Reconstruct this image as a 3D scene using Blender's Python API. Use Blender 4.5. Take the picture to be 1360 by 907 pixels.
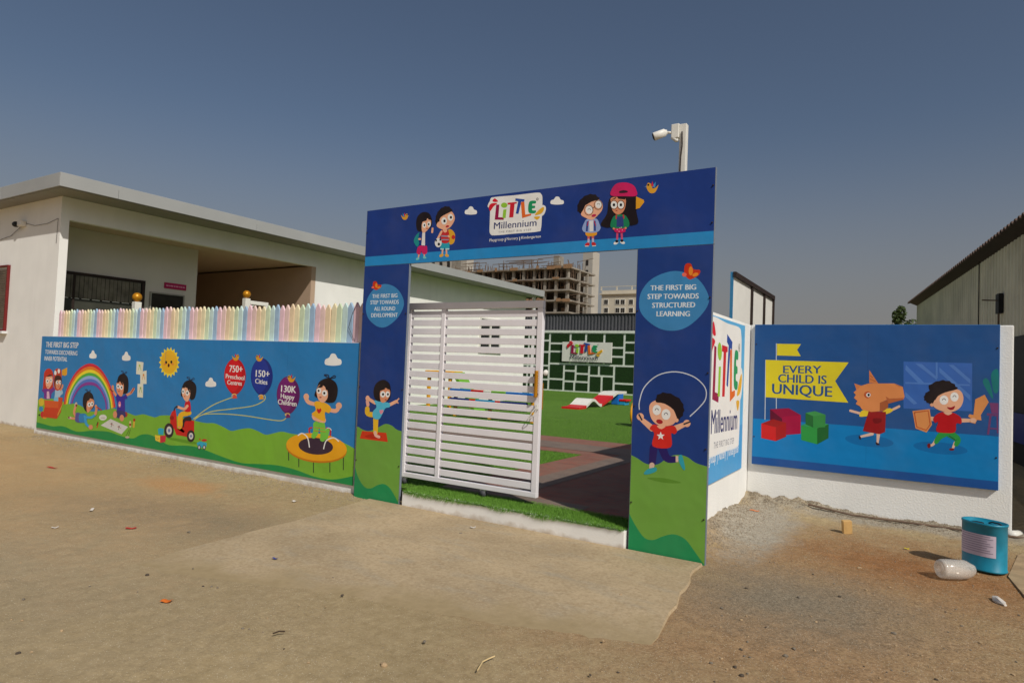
import bpy, bmesh, math, random
import numpy as np
from mathutils import Vector, Matrix

for o in list(bpy.data.objects): bpy.data.objects.remove(o)
random.seed(7)
R = math.radians
SC = bpy.context.scene
COL = SC.collection

# ------------------------------------------------------------------ camera
YAW, PIT, ROL = -0.554536, 0.03675, 0.03964
FPX, PCX, PCY = 854.6, 680.0, 453.5
CAM = np.array([0.0, 0.0, 1.5])
def _basis():
    cy, sy = math.cos(YAW), math.sin(YAW); cp, sp = math.cos(PIT), math.sin(PIT)
    fw = np.array([sy*cp, cy*cp, sp]); r = np.array([cy, -sy, 0.0]); u = np.cross(r, fw)
    c, s = math.cos(ROL), math.sin(ROL)
    return c*r+s*u, -s*r+c*u, fw
CR, CU, CF = _basis()
cam = bpy.data.cameras.new('camera'); cam.lens = FPX/1360*36; cam.sensor_width = 36
cam.clip_start = 0.05; cam.clip_end = 4000
co = bpy.data.objects.new('camera', cam); COL.objects.link(co)
m = Matrix(((CR[0], CU[0], -CF[0], CAM[0]), (CR[1], CU[1], -CF[1], CAM[1]), (CR[2], CU[2], -CF[2], CAM[2]), (0, 0, 0, 1)))
co.matrix_world = m
SC.camera = co
# surveying helpers: where a sight line meets the ground, a wall along X, a wall along Y
def ray(x, y): return CF + CR*((x-PCX)/FPX) - CU*((y-PCY)/FPX)
def on_z(x, y, z=0.0): d = ray(x, y); return CAM + d*((z-CAM[2])/d[2])
def on_x(x, y, X): d = ray(x, y); return CAM + d*((X-CAM[0])/d[0])
def on_y(x, y, Y): d = ray(x, y); return CAM + d*((Y-CAM[1])/d[1])

# ------------------------------------------------------------------ light
SUN = Vector((1.0, -0.56, 1.074)).normalized()
ELEV = math.asin(SUN.z); ROT = math.atan2(SUN.x, SUN.y)
w = bpy.data.worlds.new('World'); SC.world = w; w.use_nodes = True
nt = w.node_tree; nt.nodes.clear()
sky = nt.nodes.new('ShaderNodeTexSky'); sky.sky_type = 'NISHITA'; sky.sun_disc = False
sky.sun_elevation = ELEV; sky.sun_rotation = ROT
sky.air_density = 1.0; sky.dust_density = 3.0; sky.ozone_density = 2.0; sky.altitude = 300
hs = nt.nodes.new('ShaderNodeHueSaturation'); hs.inputs['Saturation'].default_value = 0.95; hs.inputs['Value'].default_value = 1.0
# dust haze low in the sky, by elevation of the sky direction
tc = nt.nodes.new('ShaderNodeTexCoord'); sp = nt.nodes.new('ShaderNodeSeparateXYZ'); nt.links.new(tc.outputs['Generated'], sp.inputs[0])
mr = nt.nodes.new('ShaderNodeMapRange'); mr.interpolation_type = 'SMOOTHSTEP'; mr.inputs[1].default_value = -0.02; mr.inputs[2].default_value = 0.36; mr.inputs[3].default_value = 0.95; mr.inputs[4].default_value = 0.0
nt.links.new(sp.outputs['Z'], mr.inputs[0])
dm = nt.nodes.new('ShaderNodeMix'); dm.data_type = 'RGBA'; dm.inputs[7].default_value = (3.75, 3.55, 3.42, 1)
bg = nt.nodes.new('ShaderNodeBackground'); bg.inputs['Strength'].default_value = 0.06
wo = nt.nodes.new('ShaderNodeOutputWorld')
nt.links.new(sky.outputs[0], hs.inputs['Color']); nt.links.new(mr.outputs[0], dm.inputs[0]); nt.links.new(hs.outputs[0], dm.inputs[6]); nt.links.new(dm.outputs[2], bg.inputs['Color']); nt.links.new(bg.outputs[0], wo.inputs[0])
sl = bpy.data.lights.new('sun', 'SUN'); sl.energy = 3.2; sl.angle = R(0.5); sl.color = (1.0, 0.96, 0.875)
so = bpy.data.objects.new('sun', sl); COL.objects.link(so)
so.rotation_euler = SUN.to_track_quat('Z', 'Y').to_euler(); so.location = (20, -10, 30)
SC.view_settings.view_transform = 'Standard'; SC.view_settings.look = 'None'
SC.view_settings.exposure = 0.0; SC.view_settings.gamma = 1.0; SC.view_settings.use_curve_mapping = False

# ------------------------------------------------------------------ materials
def lin(c):
    c = c/255.0
    return c/12.92 if c <= 0.04045 else ((c+0.055)/1.055)**2.4
def rgb(r, g, b): return (lin(r), lin(g), lin(b), 1.0)
def new_mat(name):
    mt = bpy.data.materials.new(name); mt.use_nodes = True
    n = mt.node_tree; b = n.nodes['Principled BSDF']
    return mt, n, b
def mat(name, c, rough=0.7, metal=0.0, var=0.12, scale=6.0, bump=0.0, bscale=80.0, spec=0.3, var2=0.0):
    """colour with cloudy variation at two scales and an optional fine bump"""
    mt, n, b = new_mat(name)
    b.inputs['Roughness'].default_value = rough; b.inputs['Metallic'].default_value = metal
    b.inputs['Specular IOR Level'].default_value = spec
    g = n.nodes.new('ShaderNodeNewGeometry')
    nz = n.nodes.new('ShaderNodeTexNoise'); nz.inputs['Scale'].default_value = scale; nz.inputs['Detail'].default_value = 6
    n.links.new(g.outputs['Position'], nz.inputs['Vector'])
    cr = n.nodes.new('ShaderNodeValToRGB')
    cr.color_ramp.elements[0].position = 0.3; cr.color_ramp.elements[1].position = 0.7
    cr.color_ramp.elements[0].color = tuple(v*(1-var) for v in c[:3])+(1,)
    cr.color_ramp.elements[1].color = tuple(min(1, v*(1+var*0.6)) for v in c[:3])+(1,)
    n.links.new(nz.outputs[0], cr.inputs[0]); n.links.new(cr.outputs[0], b.inputs['Base Color'])
    if bump:
        n2 = n.nodes.new('ShaderNodeTexNoise'); n2.inputs['Scale'].default_value = bscale; n2.inputs['Detail'].default_value = 4
        n.links.new(g.outputs['Position'], n2.inputs['Vector'])
        bp = n.nodes.new('ShaderNodeBump'); bp.inputs['Strength'].default_value = bump; bp.inputs['Distance'].default_value = 0.01
        n.links.new(n2.outputs[0], bp.inputs['Height']); n.links.new(bp.outputs[0], b.inputs['Normal'])
    return mt
def print_mat():
    mt, n, b = new_mat('printed_vinyl')
    b.inputs['Roughness'].default_value = 0.5; b.inputs['Specular IOR Level'].default_value = 0.25
    a = n.nodes.new('ShaderNodeAttribute'); a.attribute_name = 'ink'
    g = n.nodes.new('ShaderNodeNewGeometry')
    nz = n.nodes.new('ShaderNodeTexNoise'); nz.inputs['Scale'].default_value = 3.0; nz.inputs['Detail'].default_value = 7
    n.links.new(g.outputs['Position'], nz.inputs['Vector'])
    mr = n.nodes.new('ShaderNodeMapRange'); mr.inputs[1].default_value = 0.45; mr.inputs[2].default_value = 0.8; mr.inputs[3].default_value = 0.0; mr.inputs[4].default_value = 0.06
    n.links.new(nz.outputs[0], mr.inputs[0])
    mx = n.nodes.new('ShaderNodeMix'); mx.data_type = 'RGBA'
    n.links.new(mr.outputs[0], mx.inputs[0]); n.links.new(a.outputs['Color'], mx.inputs[6]); mx.inputs[7].default_value = rgb(150, 135, 115)
    n.links.new(mx.outputs[2], b.inputs['Base Color'])
    n2 = n.nodes.new('ShaderNodeTexNoise'); n2.inputs['Scale'].default_value = 1.7; n2.inputs['Detail'].default_value = 3
    n.links.new(g.outputs['Position'], n2.inputs['Vector'])
    bp = n.nodes.new('ShaderNodeBump'); bp.inputs['Strength'].default_value = 0.45; bp.inputs['Distance'].default_value = 0.06
    n.links.new(n2.outputs[0], bp.inputs['Height']); n.links.new(bp.outputs[0], b.inputs['Normal'])
    return mt
def stucco_mat(name, c, dots=True):
    mt, n, b = new_mat(name)
    b.inputs['Roughness'].default_value = 0.9; b.inputs['Specular IOR Level'].default_value = 0.1
    g = n.nodes.new('ShaderNodeNewGeometry')
    nz = n.nodes.new('ShaderNodeTexNoise'); nz.inputs['Scale'].default_value = 2.0; nz.inputs['Detail'].default_value = 8
    n.links.new(g.outputs['Position'], nz.inputs['Vector'])
    cr = n.nodes.new('ShaderNodeValToRGB'); e = cr.color_ramp.elements
    e[0].position = 0.25; e[1].position = 0.75; e[0].color = tuple(v*0.93 for v in c[:3])+(1,); e[1].color = tuple(min(1, v*1.02) for v in c[:3])+(1,)
    n.links.new(nz.outputs[0], cr.inputs[0])
    mp = n.nodes.new('ShaderNodeMapping'); mp.inputs['Scale'].default_value = (4.0, 4.0, 0.35); n.links.new(g.outputs['Position'], mp.inputs[0])
    st = n.nodes.new('ShaderNodeTexNoise'); st.inputs['Scale'].default_value = 1.6; st.inputs['Detail'].default_value = 7; n.links.new(mp.outputs[0], st.inputs['Vector'])
    sr = n.nodes.new('ShaderNodeMapRange'); sr.inputs[1].default_value = 0.52; sr.inputs[2].default_value = 0.75; sr.inputs[3].default_value = 0.0; sr.inputs[4].default_value = 0.14; n.links.new(st.outputs[0], sr.inputs[0])
    sm = n.nodes.new('ShaderNodeMix'); sm.data_type = 'RGBA'; n.links.new(sr.outputs[0], sm.inputs[0]); n.links.new(cr.outputs[0], sm.inputs[6]); sm.inputs[7].default_value = tuple(v*0.72 for v in c[:3])+(1,)
    cr = sm
    # soil splashed on the foot of the wall
    sx = n.nodes.new('ShaderNodeSeparateXYZ'); n.links.new(g.outputs['Position'], sx.inputs[0])
    n3 = n.nodes.new('ShaderNodeTexNoise'); n3.inputs['Scale'].default_value = 9.0; n3.inputs['Detail'].default_value = 6
    n.links.new(g.outputs['Position'], n3.inputs['Vector'])
    ad = n.nodes.new('ShaderNodeMath'); ad.operation = 'MULTIPLY_ADD'; ad.inputs[1].default_value = -0.14; n.links.new(n3.outputs[0], ad.inputs[0]); n.links.new(sx.outputs['Z'], ad.inputs[2])
    mr = n.nodes.new('ShaderNodeMapRange'); mr.inputs[1].default_value = -0.08; mr.inputs[2].default_value = -0.02; mr.inputs[3].default_value = 0.7; mr.inputs[4].default_value = 0.0
    n.links.new(ad.outputs[0], mr.inputs[0])
    mx = n.nodes.new('ShaderNodeMix'); mx.data_type = 'RGBA'; n.links.new(mr.outputs[0], mx.inputs[0]); n.links.new(cr.outputs[2], mx.inputs[6]); mx.inputs[7].default_value = rgb(165, 140, 108)
    n.links.new(mx.outputs[2], b.inputs['Base Color'])
    v = n.nodes.new('ShaderNodeTexNoise'); v.inputs['Scale'].default_value = 55.0; v.inputs['Detail'].default_value = 3
    n.links.new(g.outputs['Position'], v.inputs['Vector'])
    r2 = n.nodes.new('ShaderNodeMapRange'); r2.inputs[1].default_value = 0.48 if dots else 0.2; r2.inputs[2].default_value = 0.62 if dots else 0.8
    n.links.new(v.outputs[0], r2.inputs[0])
    bp = n.nodes.new('ShaderNodeBump'); bp.inputs['Strength'].default_value = 0.22 if dots else 0.12; bp.inputs['Distance'].default_value = 0.006
    n.links.new(r2.outputs[0], bp.inputs['Height']); n.links.new(bp.outputs[0], b.inputs['Normal'])
    return mt

M_PRINT = print_mat()
M_STUCCO = stucco_mat('white_stucco', rgb(238, 237, 233))
M_WALLW = stucco_mat('white_plaster', rgb(238, 236, 231), dots=False)
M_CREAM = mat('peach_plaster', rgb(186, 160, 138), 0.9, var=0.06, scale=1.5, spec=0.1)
M_FASCIA = mat('grey_metal_fascia', rgb(160, 161, 160), 0.6, var=0.06, scale=1.3, spec=0.3)
M_SOFFIT = mat('soffit', rgb(140, 138, 130), 0.7, var=0.06)
M_GATE = mat('gate_paint', rgb(234, 229, 233), 0.4, var=0.04, scale=4, spec=0.4)
M_TRIM = mat('white_edge', rgb(215, 215, 215), 0.5, var=0.05)
M_BACK = mat('board_back', rgb(120, 128, 140), 0.6, var=0.05)
M_BLACK = mat('black', rgb(22, 22, 23), 0.6, var=0.2)
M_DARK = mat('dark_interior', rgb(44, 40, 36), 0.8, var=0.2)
M_GLASS, _n, _b = new_mat('dark_glass'); _b.inputs['Base Color'].default_value = (0.02, 0.022, 0.02, 1); _b.inputs['Roughness'].default_value = 0.06
M_REDF = mat('red_frame', rgb(110, 28, 28), 0.6)
M_GOLD = mat('gold_paint', rgb(196, 132, 30), 0.35, metal=0.35, var=0.1)
M_YEL = mat('yellow_plastic', rgb(228, 160, 26), 0.4, var=0.06)
M_RED = mat('red_plastic', rgb(205, 30, 32), 0.4, var=0.06)
M_BLUE = mat('blue_plastic', rgb(28, 110, 200), 0.4, var=0.06)
M_NAVY = mat('navy_plastic', rgb(24, 44, 120), 0.45, var=0.06)
M_LBLUE = mat('light_blue_plastic', rgb(40, 150, 200), 0.4, var=0.06)
M_WPL = mat('white_plastic', rgb(225, 222, 214), 0.4, var=0.05)
M_GRNP = mat('green_plastic', rgb(110, 170, 50), 0.4, var=0.06)
M_CORR = mat('charcoal_sheet', rgb(76, 76, 80), 0.6, var=0.1, scale=1.0)
M_SHED = mat('weathered_sheet', rgb(214, 204, 180), 0.65, var=0.22, scale=0.9)
M_SHEDR = mat('rusty_roof_edge', rgb(112, 92, 84), 0.7, var=0.25, scale=3)
M_HOARD = mat('hoarding_sheet', rgb(225, 222, 215), 0.6, var=0.04)
M_ANGLE = mat('dark_angle_iron', rgb(48, 36, 32), 0.7, var=0.2)
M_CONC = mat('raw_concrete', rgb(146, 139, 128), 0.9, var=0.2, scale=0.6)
M_FLOORSHADE = mat('floor_shade_tone', rgb(78, 70, 62), 0.9, var=0.3, scale=0.8)  # dark tone paints the shade deep inside the unfinished floors
M_RUST = mat('rusty_steel', rgb(116, 96, 80), 0.85, var=0.35, scale=8)
M_APT = mat('apartment_paint', rgb(205, 196, 178), 0.9, var=0.06, scale=0.3)
M_TOWER = mat('pale_render', rgb(176, 170, 160), 0.9, var=0.08, scale=0.3)
M_WOOD = mat('raw_wood', rgb(205, 165, 105), 0.7, var=0.15, scale=25)
M_TEAL = mat('teal_tin', rgb(20, 130, 158), 0.45, var=0.16, scale=14, spec=0.5)
M_LABEL = mat('paper_label', rgb(205, 190, 205), 0.6, var=0.06)
M_HEDGE = mat('artificial_hedge', rgb(30, 58, 22), 0.9, var=0.5, scale=30, bump=0.8, bscale=60)
M_JOINT = mat('white_joint', rgb(225, 228, 220), 0.7)
PASTEL = [mat('pastel_'+k, rgb(*c), 0.6, var=0.12, scale=9) for k, c in (('pink', (228, 194, 204)), ('salmon', (230, 200, 194)), ('peach', (230, 206, 172)), ('yellow', (232, 220, 182)), ('green', (206, 220, 188)), ('aqua', (196, 220, 216)), ('blue', (158, 186, 212)))]

# ------------------------------------------------------------------ object helpers
def tag(o, label=None, cat=None, group=None, kind=None):
    if label: o['label'] = label
    if cat: o['category'] = cat
    if group: o['group'] = group
    if kind: o['kind'] = kind
    return o
def empty(name, loc=(0, 0, 0), label=None, cat=None, group=None):
    o = bpy.data.objects.new(name, None); COL.objects.link(o); o.location = loc; o.empty_display_size = 0.2
    return tag(o, label, cat, group)
class MB:
    """collects faces in world coordinates, builds ONE mesh object"""
    def __init__(s): s.v = []; s.f = []; s.mi = []; s.cur = 0; s.smooth = False; s.sm = []
    def face(s, pts):
        i = len(s.v); s.v += [tuple(map(float, p)) for p in pts]; s.f.append(list(range(i, i+len(pts)))); s.mi.append(s.cur); s.sm.append(s.smooth)
    def mesh(s, vs, fs):
        i = len(s.v); s.v += [tuple(map(float, p)) for p in vs]
        for f in fs: s.f.append([k+i for k in f]); s.mi.append(s.cur); s.sm.append(s.smooth)
    def box(s, a, b):
        x0, y0, z0 = [min(a[i], b[i]) for i in range(3)]; x1, y1, z1 = [max(a[i], b[i]) for i in range(3)]
        s.mesh([(x0, y0, z0), (x1, y0, z0), (x1, y1, z0), (x0, y1, z0), (x0, y0, z1), (x1, y0, z1), (x1, y1, z1), (x0, y1, z1)],
               [(3, 2, 1, 0), (4, 5, 6, 7), (0, 1, 5, 4), (1, 2, 6, 5), (2, 3, 7, 6), (3, 0, 4, 7)]); return s
    def bbox(s, a, b, bev=0.006):
        """box with chamfered edges"""
        x0, y0, z0 = [min(a[i], b[i]) for i in range(3)]; x1, y1, z1 = [max(a[i], b[i]) for i in range(3)]
        bm = bmesh.new(); bmesh.ops.create_cube(bm, size=1.0)
        for v in bm.verts: v.co = Vector(((x0+x1)/2+v.co.x*(x1-x0), (y0+y1)/2+v.co.y*(y1-y0), (z0+z1)/2+v.co.z*(z1-z0)))
        bmesh.ops.bevel(bm, geom=list(bm.edges), offset=bev, segments=2, affect='EDGES', profile=0.5)
        bm.verts.index_update(); s.mesh([v.co for v in bm.verts], [[v.index for v in f.verts] for f in bm.faces]); bm.free(); return s
    def tube(s, pts, r, n=8, r2=None, caps=True):
        pts = [Vector(p) for p in pts]; rings = []; k = len(pts)
        for i, p in enumerate(pts):
            t = (pts[min(i+1, k-1)]-pts[max(i-1, 0)]).normalized()
            a = t.orthogonal().normalized() if i == 0 else (pa-t*pa.dot(t)).normalized()
            pa = a; bb = t.cross(a); rr = r if r2 is None else r+(r2-r)*i/max(1, k-1)
            if isinstance(r, (list, tuple)): rr = r[i]
            rings.append([p+(a*math.cos(q*2*math.pi/n)+bb*math.sin(q*2*math.pi/n))*rr for q in range(n)])
        vs = [v for g in rings for v in g]; fs = []
        for i in range(k-1):
            for q in range(n): fs.append((i*n+q, i*n+(q+1) % n, (i+1)*n+(q+1) % n, (i+1)*n+q))
        if caps: fs.append(tuple(range(n))[::-1]); fs.append(tuple((k-1)*n+q for q in range(n)))
        s.mesh(vs, fs); return s
    def ball(s, c, r, n=12):
        bm = bmesh.new(); bmesh.ops.create_uvsphere(bm, u_segments=n, v_segments=n//2+2, radius=1)
        rr = r if isinstance(r, (tuple, list)) else (r, r, r)
        bm.verts.index_update(); s.mesh([(c[0]+v.co.x*rr[0], c[1]+v.co.y*rr[1], c[2]+v.co.z*rr[2]) for v in bm.verts], [[v.index for v in f.verts] for f in bm.faces]); bm.free(); return s
    def prism(s, pts, d):
        """polygon (3D points) swept by vector d"""
        n = len(pts); p = [Vector(q) for q in pts]; d = Vector(d)
        s.mesh([*p, *[q+d for q in p]], [tuple(range(n))[::-1], tuple(range(n, 2*n))]+[(i, (i+1) % n, n+(i+1) % n, n+i) for i in range(n)]); return s
    def build(s, name, mats, parent=None, loc=None):
        me = bpy.data.meshes.new(name)
        base = Vector((0, 0, 0))
        if parent is not None:
            q = parent
            while q is not None: base += Vector(q.location); q = q.parent
        elif loc is not None: base = Vector(loc)
        me.from_pydata([tuple(Vector(v)-base) for v in s.v], [], s.f)
        if not isinstance(mats, (list, tuple)): mats = [mats]
        for mm in mats: me.materials.append(mm)
        me.polygons.foreach_set('material_index', s.mi); me.polygons.foreach_set('use_smooth', s.sm)
        bm = bmesh.new(); bm.from_mesh(me); bmesh.ops.recalc_face_normals(bm, faces=bm.faces); bm.to_mesh(me); bm.free()
        me.update()
        o = bpy.data.objects.new(name, me); COL.objects.link(o)
        if parent is not None: o.parent = parent
        elif loc is not None: o.location = loc
        return o
def corrugated(mb, p0, d, up0, up1, n, pitch, depth, nrm):
    """ribbed sheet from p0 along unit d; up0/up1 = bottom / top height functions of distance"""
    prof = [(0, 0), (0.35, 0), (0.5, 1), (0.85, 1)]
    p0 = Vector(p0); d = Vector(d); nrm = Vector(nrm); L = []
    for i in range(n):
        for a, h in prof: L.append(((i+a)*pitch, h*depth))
    vs = []; fs = []
    for s_, h in L:
        b = p0+d*s_+nrm*h; vs += [(b.x, b.y, up0(s_)), (b.x, b.y, up1(s_))]
    for i in range(len(L)-1): fs.append((2*i, 2*i+2, 2*i+3, 2*i+1))
    mb.mesh(vs, fs)

# ------------------------------------------------------------------ printed artwork
_tc = {}
def text_tris(s, bold=0.0, shear=0.0, space=1.0):
    k = (s, bold, shear, space)
    if k in _tc: return _tc[k]
    def get(t):
        c = bpy.data.curves.new('lettering', 'FONT'); c.body = t; c.size = 1; c.offset = bold; c.shear = shear; c.space_character = space; c.resolution_u = 3
        ob = bpy.data.objects.new('lettering', c); COL.objects.link(ob)
        dg = bpy.context.evaluated_depsgraph_get(); me = bpy.data.meshes.new_from_object(ob.evaluated_get(dg))
        v = [(q.co.x, q.co.y) for q in me.vertices]; f = [tuple(p.vertices) for p in me.polygons]
        bpy.data.objects.remove(ob); bpy.data.curves.remove(c); bpy.data.meshes.remove(me); return v, f
    v, f = get(s); h = max(q[1] for q in get('H')[0])
    x0 = min(q[0] for q in v); x1 = max(q[0] for q in v)
    _tc[k] = ([((q[0]-x0)/(x1-x0), q[1]/h) for q in v], f); return _tc[k]
def catmull(p, closed=True, n=6):
    out = []; k = len(p)
    for i in range(k if closed else k-1):
        g = lambda j: p[j % k] if closed else p[max(0, min(k-1, j))]
        a, b, c, d = g(i-1), g(i), g(i+1), g(i+2)
        for s in range(n):
            t = s/n
            out.append(tuple(0.5*((2*b[q])+(-a[q]+c[q])*t+(2*a[q]-5*b[q]+4*c[q]-d[q])*t*t+(-a[q]+3*b[q]-3*c[q]+d[q])*t**3) for q in (0, 1)))
    if not closed: out.append(tuple(p[-1]))
    return out
class Print:
    """flat printed artwork on a plane: origin, right u, up v, normal n; shapes are layered 0.2 mm apart"""
    STEP = 0.00025
    def __init__(s, org, u, v, n, hit):
        s.org, s.u, s.v, s.n, s.hit = Vector(org), Vector(u), Vector(v), Vector(n), hit
        s.sh = []; s.fx = (0, 0, 1); s.xf = None; s.extr = 0; s.wscale = 1
    def frame(s, x0, y0, k): s.fx = (x0, y0, k); return s
    def uv(s, p):
        x, y = s.fx[0]+p[0]/s.fx[2], s.fx[1]+p[1]/s.fx[2]
        if s.xf: return s.xf((x, y))
        q = Vector(s.hit(x, y))-s.org; return (q.dot(s.u), q.dot(s.v))
    def add(s, uvs, faces, c):
        c = tuple(lin(q) for q in c)+(1,)
        xs = [p[0] for p in uvs]; ys = [p[1] for p in uvs]; bb = (min(xs), max(xs), min(ys), max(ys)); L = 1
        for q in s.sh:
            b = q[3]
            if b[0] < bb[1] and bb[0] < b[1] and b[2] < bb[3] and bb[2] < b[3]: L = max(L, q[4]+1)
        s.sh.append((uvs, faces, c, bb, L))
    def poly(s, pts, c): uvs = [s.uv(p) for p in pts]; s.add(uvs, [list(range(len(uvs)))], c)
    def blob(s, pts, c, n=5): s.poly(catmull(pts, True, n), c)
    def ell(s, x, y, rx, ry, c, rot=0, a0=0, a1=360, n=26):
        r = R(rot); P = []
        full = a1-a0 >= 360
        for i in range(n if full else n+1):
            t = R(a0+(a1-a0)*i/n); a, b = rx*math.cos(t), -ry*math.sin(t)
            P.append((x+a*math.cos(r)-b*math.sin(r), y+a*math.sin(r)+b*math.cos(r)))
        s.poly(P, c)
    def line(s, pts, w, c, w2=None, smooth=True):
        p = catmull(pts, False, 5) if smooth and len(pts) > 2 else pts; k = len(p); A = []; B = []
        for i in range(k):
            a, b = p[max(0, i-1)], p[min(k-1, i+1)]; dx, dy = b[0]-a[0], b[1]-a[1]; l = math.hypot(dx, dy) or 1
            ww = (w if w2 is None else w+(w2-w)*i/(k-1))/2
            A.append((p[i][0]-dy/l*ww, p[i][1]+dx/l*ww)); B.append((p[i][0]+dy/l*ww, p[i][1]-dx/l*ww))
        uvs = [s.uv(q) for q in A+B]; s.add(uvs, [[i, i+1, k+i+1, k+i] for i in range(k-1)], c)
    def limb(s, pts, w, c, w2=None):
        s.line(pts, w, c, w2); e = w if w2 is None else w2
        s.ell(pts[-1][0], pts[-1][1], e/2, e/2, c, n=12); s.ell(pts[0][0], pts[0][1], w/2, w/2, c, n=12)
    def arc(s, x, y, rx, ry, w, c, a0=0, a1=360, n=28):
        s.line([(x+rx*math.cos(R(a0+(a1-a0)*i/n)), y-ry*math.sin(R(a0+(a1-a0)*i/n))) for i in range(n+1)], w, c, smooth=False)
    def text(s, t, p0, p1, h, c, bold=0.02, shear=0, space=1.0):
        v, f = text_tris(t, 0.0, shear, space); reps = (0,) if bold <= 0 else ((-1, 1) if bold < .02 else (-1, 0, 1)); o = s.uv(p0); e = s.uv(p1); q = s.uv((p0[0], p0[1]-h))
        r = (e[0]-o[0], e[1]-o[1]); up = (q[0]-o[0]) * 0, math.hypot(q[0]-o[0], q[1]-o[1])
        for k_ in reps: s.add([(o[0]+r[0]*a+k_*up[1]*bold, o[1]+r[1]*a+up[1]*b) for a, b in v], f, c)
    def build(s, name, parent, base=0.0, material=None):
        vs = []; fs = []; cs = []
        for uvs, faces, c, bb, L in s.sh:
            i = len(vs); off = base+L*s.STEP+s.extr
            P = [s.org+s.u*a+s.v*b+s.n*off for a, b in uvs]
            vs += P; fs += [[k+i for k in f] for f in faces]; cs += [c]*len(faces)
            if s.extr and L > 1 and len(faces) == 1:
                j = len(vs); n_ = len(P); vs += P+[q-s.n*s.extr for q in P]
                fs += [[j+k, j+(k+1) % n_, j+n_+(k+1) % n_, j+n_+k] for k in range(n_)]; cs += [c]*n_
        bse = Vector((0, 0, 0)); q = parent
        while q is not None: bse += Vector(q.location); q = q.parent
        me = bpy.data.meshes.new(name); me.from_pydata([tuple(p-bse) for p in vs], [], fs)
        at = me.color_attributes.new('ink', 'FLOAT_COLOR', 'CORNER'); arr = []
        for p in me.polygons: arr += list(cs[p.index])*p.loop_total
        at.data.foreach_set('color', arr); me.materials.append(material or M_PRINT); me.update()
        o = bpy.data.objects.new(name, me); COL.objects.link(o); o.parent = parent; return o

SKIN = (240, 178, 144); SKIN2 = (224, 148, 110); HAIR = (30, 20, 24); WHITE = (240, 238, 234); INK = (18, 16, 20)
def eye(P, x, y, rx, ry, dx=0, dy=0, k=0.42):
    P.ell(x, y, rx, ry, WHITE, n=18); P.ell(x+dx, y+dy, rx*k, ry*k, INK, n=12)
def tuft(P, pts, c, amp=0.05, n=3):
    q = catmull(pts, True, n); cx = sum(p[0] for p in q)/len(q); cy = sum(p[1] for p in q)/len(q)
    P.poly([(cx+(x-cx)*(1+(amp if i % 2 else -amp*.4)), cy+(y-cy)*(1+(amp if i % 2 else -amp*.4))) for i, (x, y) in enumerate(q)], c)
def happy(P, x, y, rx, ry, w):
    P.ell(x, y, rx, ry, WHITE, n=20); P.arc(x, y+ry*0.15, rx*0.4, ry*0.45, w, (90, 90, 100), 10, 170, 8)
def cloud(P, x, y, w, h):
    P.blob([(x-w*.5, y+h*.35), (x-w*.48, y-h*.02), (x-w*.25, y-h*.18), (x-w*.1, y-h*.48), (x+w*.14, y-h*.46), (x+w*.28, y-h*.14), (x+w*.5, y), (x+w*.5, y+h*.36), (x+w*.2, y+h*.46), (x-w*.2, y+h*.46)], WHITE)
def bird(P, x, y, k, f=1, body=(222, 160, 46)):
    P.blob([(x-f*9*k, y-4*k), (x-f*4*k, y+7*k), (x+f*4*k, y+8*k), (x+f*9*k, y), (x+f*7*k, y-7*k), (x+f*2*k, y-5*k), (x, y+1*k), (x-f*5*k, y)], body)
    P.poly([(x-f*4*k, y), (x-f*5*k, y-9*k), (x+f*1*k, y-1*k)], (60, 150, 200)); P.poly([(x-f*2*k, y-1*k), (x, y-10*k), (x+f*2.5*k, y-3*k)], (205, 40, 70))
    P.ell(x+f*6.4*k, y-4*k, 1.6*k, 1.6*k, INK, n=8); P.poly([(x+f*9*k, y-3*k), (x+f*12.5*k, y-1*k), (x+f*9*k, y)], (90, 120, 160))
def butterfly(P, x, y, k, f=1):
    P.blob([(x-7*k*f, y+2*k), (x-6*k*f, y-8*k), (x, y-9*k), (x+3*k*f, y-3*k), (x+10*k*f, y-2*k), (x+9*k*f, y+3*k), (x+3*k*f, y+7*k), (x-2*k*f, y+8*k)], (206, 52, 22))
    P.ell(x, y-1*k, 2.4*k, 5*k, (236, 140, 40), n=12); P.ell(x+5*k*f, y+3*k, 3.5*k, 2*k, (236, 140, 40), n=12, rot=-20*f); P.ell(x-7*k*f, y+3*k, 2.6*k, 2.2*k, (240, 110, 90), n=10)
def bow(P, x, y, w, h):
    P.line([(x, y), (x-w*.5, y-h), (x-w*.1, y-h*.9), (x, y), (x+w*.45, y-h*.8), (x+w*.55, y-h*.3), (x, y)], max(1.2, w*.08), (40, 40, 60))
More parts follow.
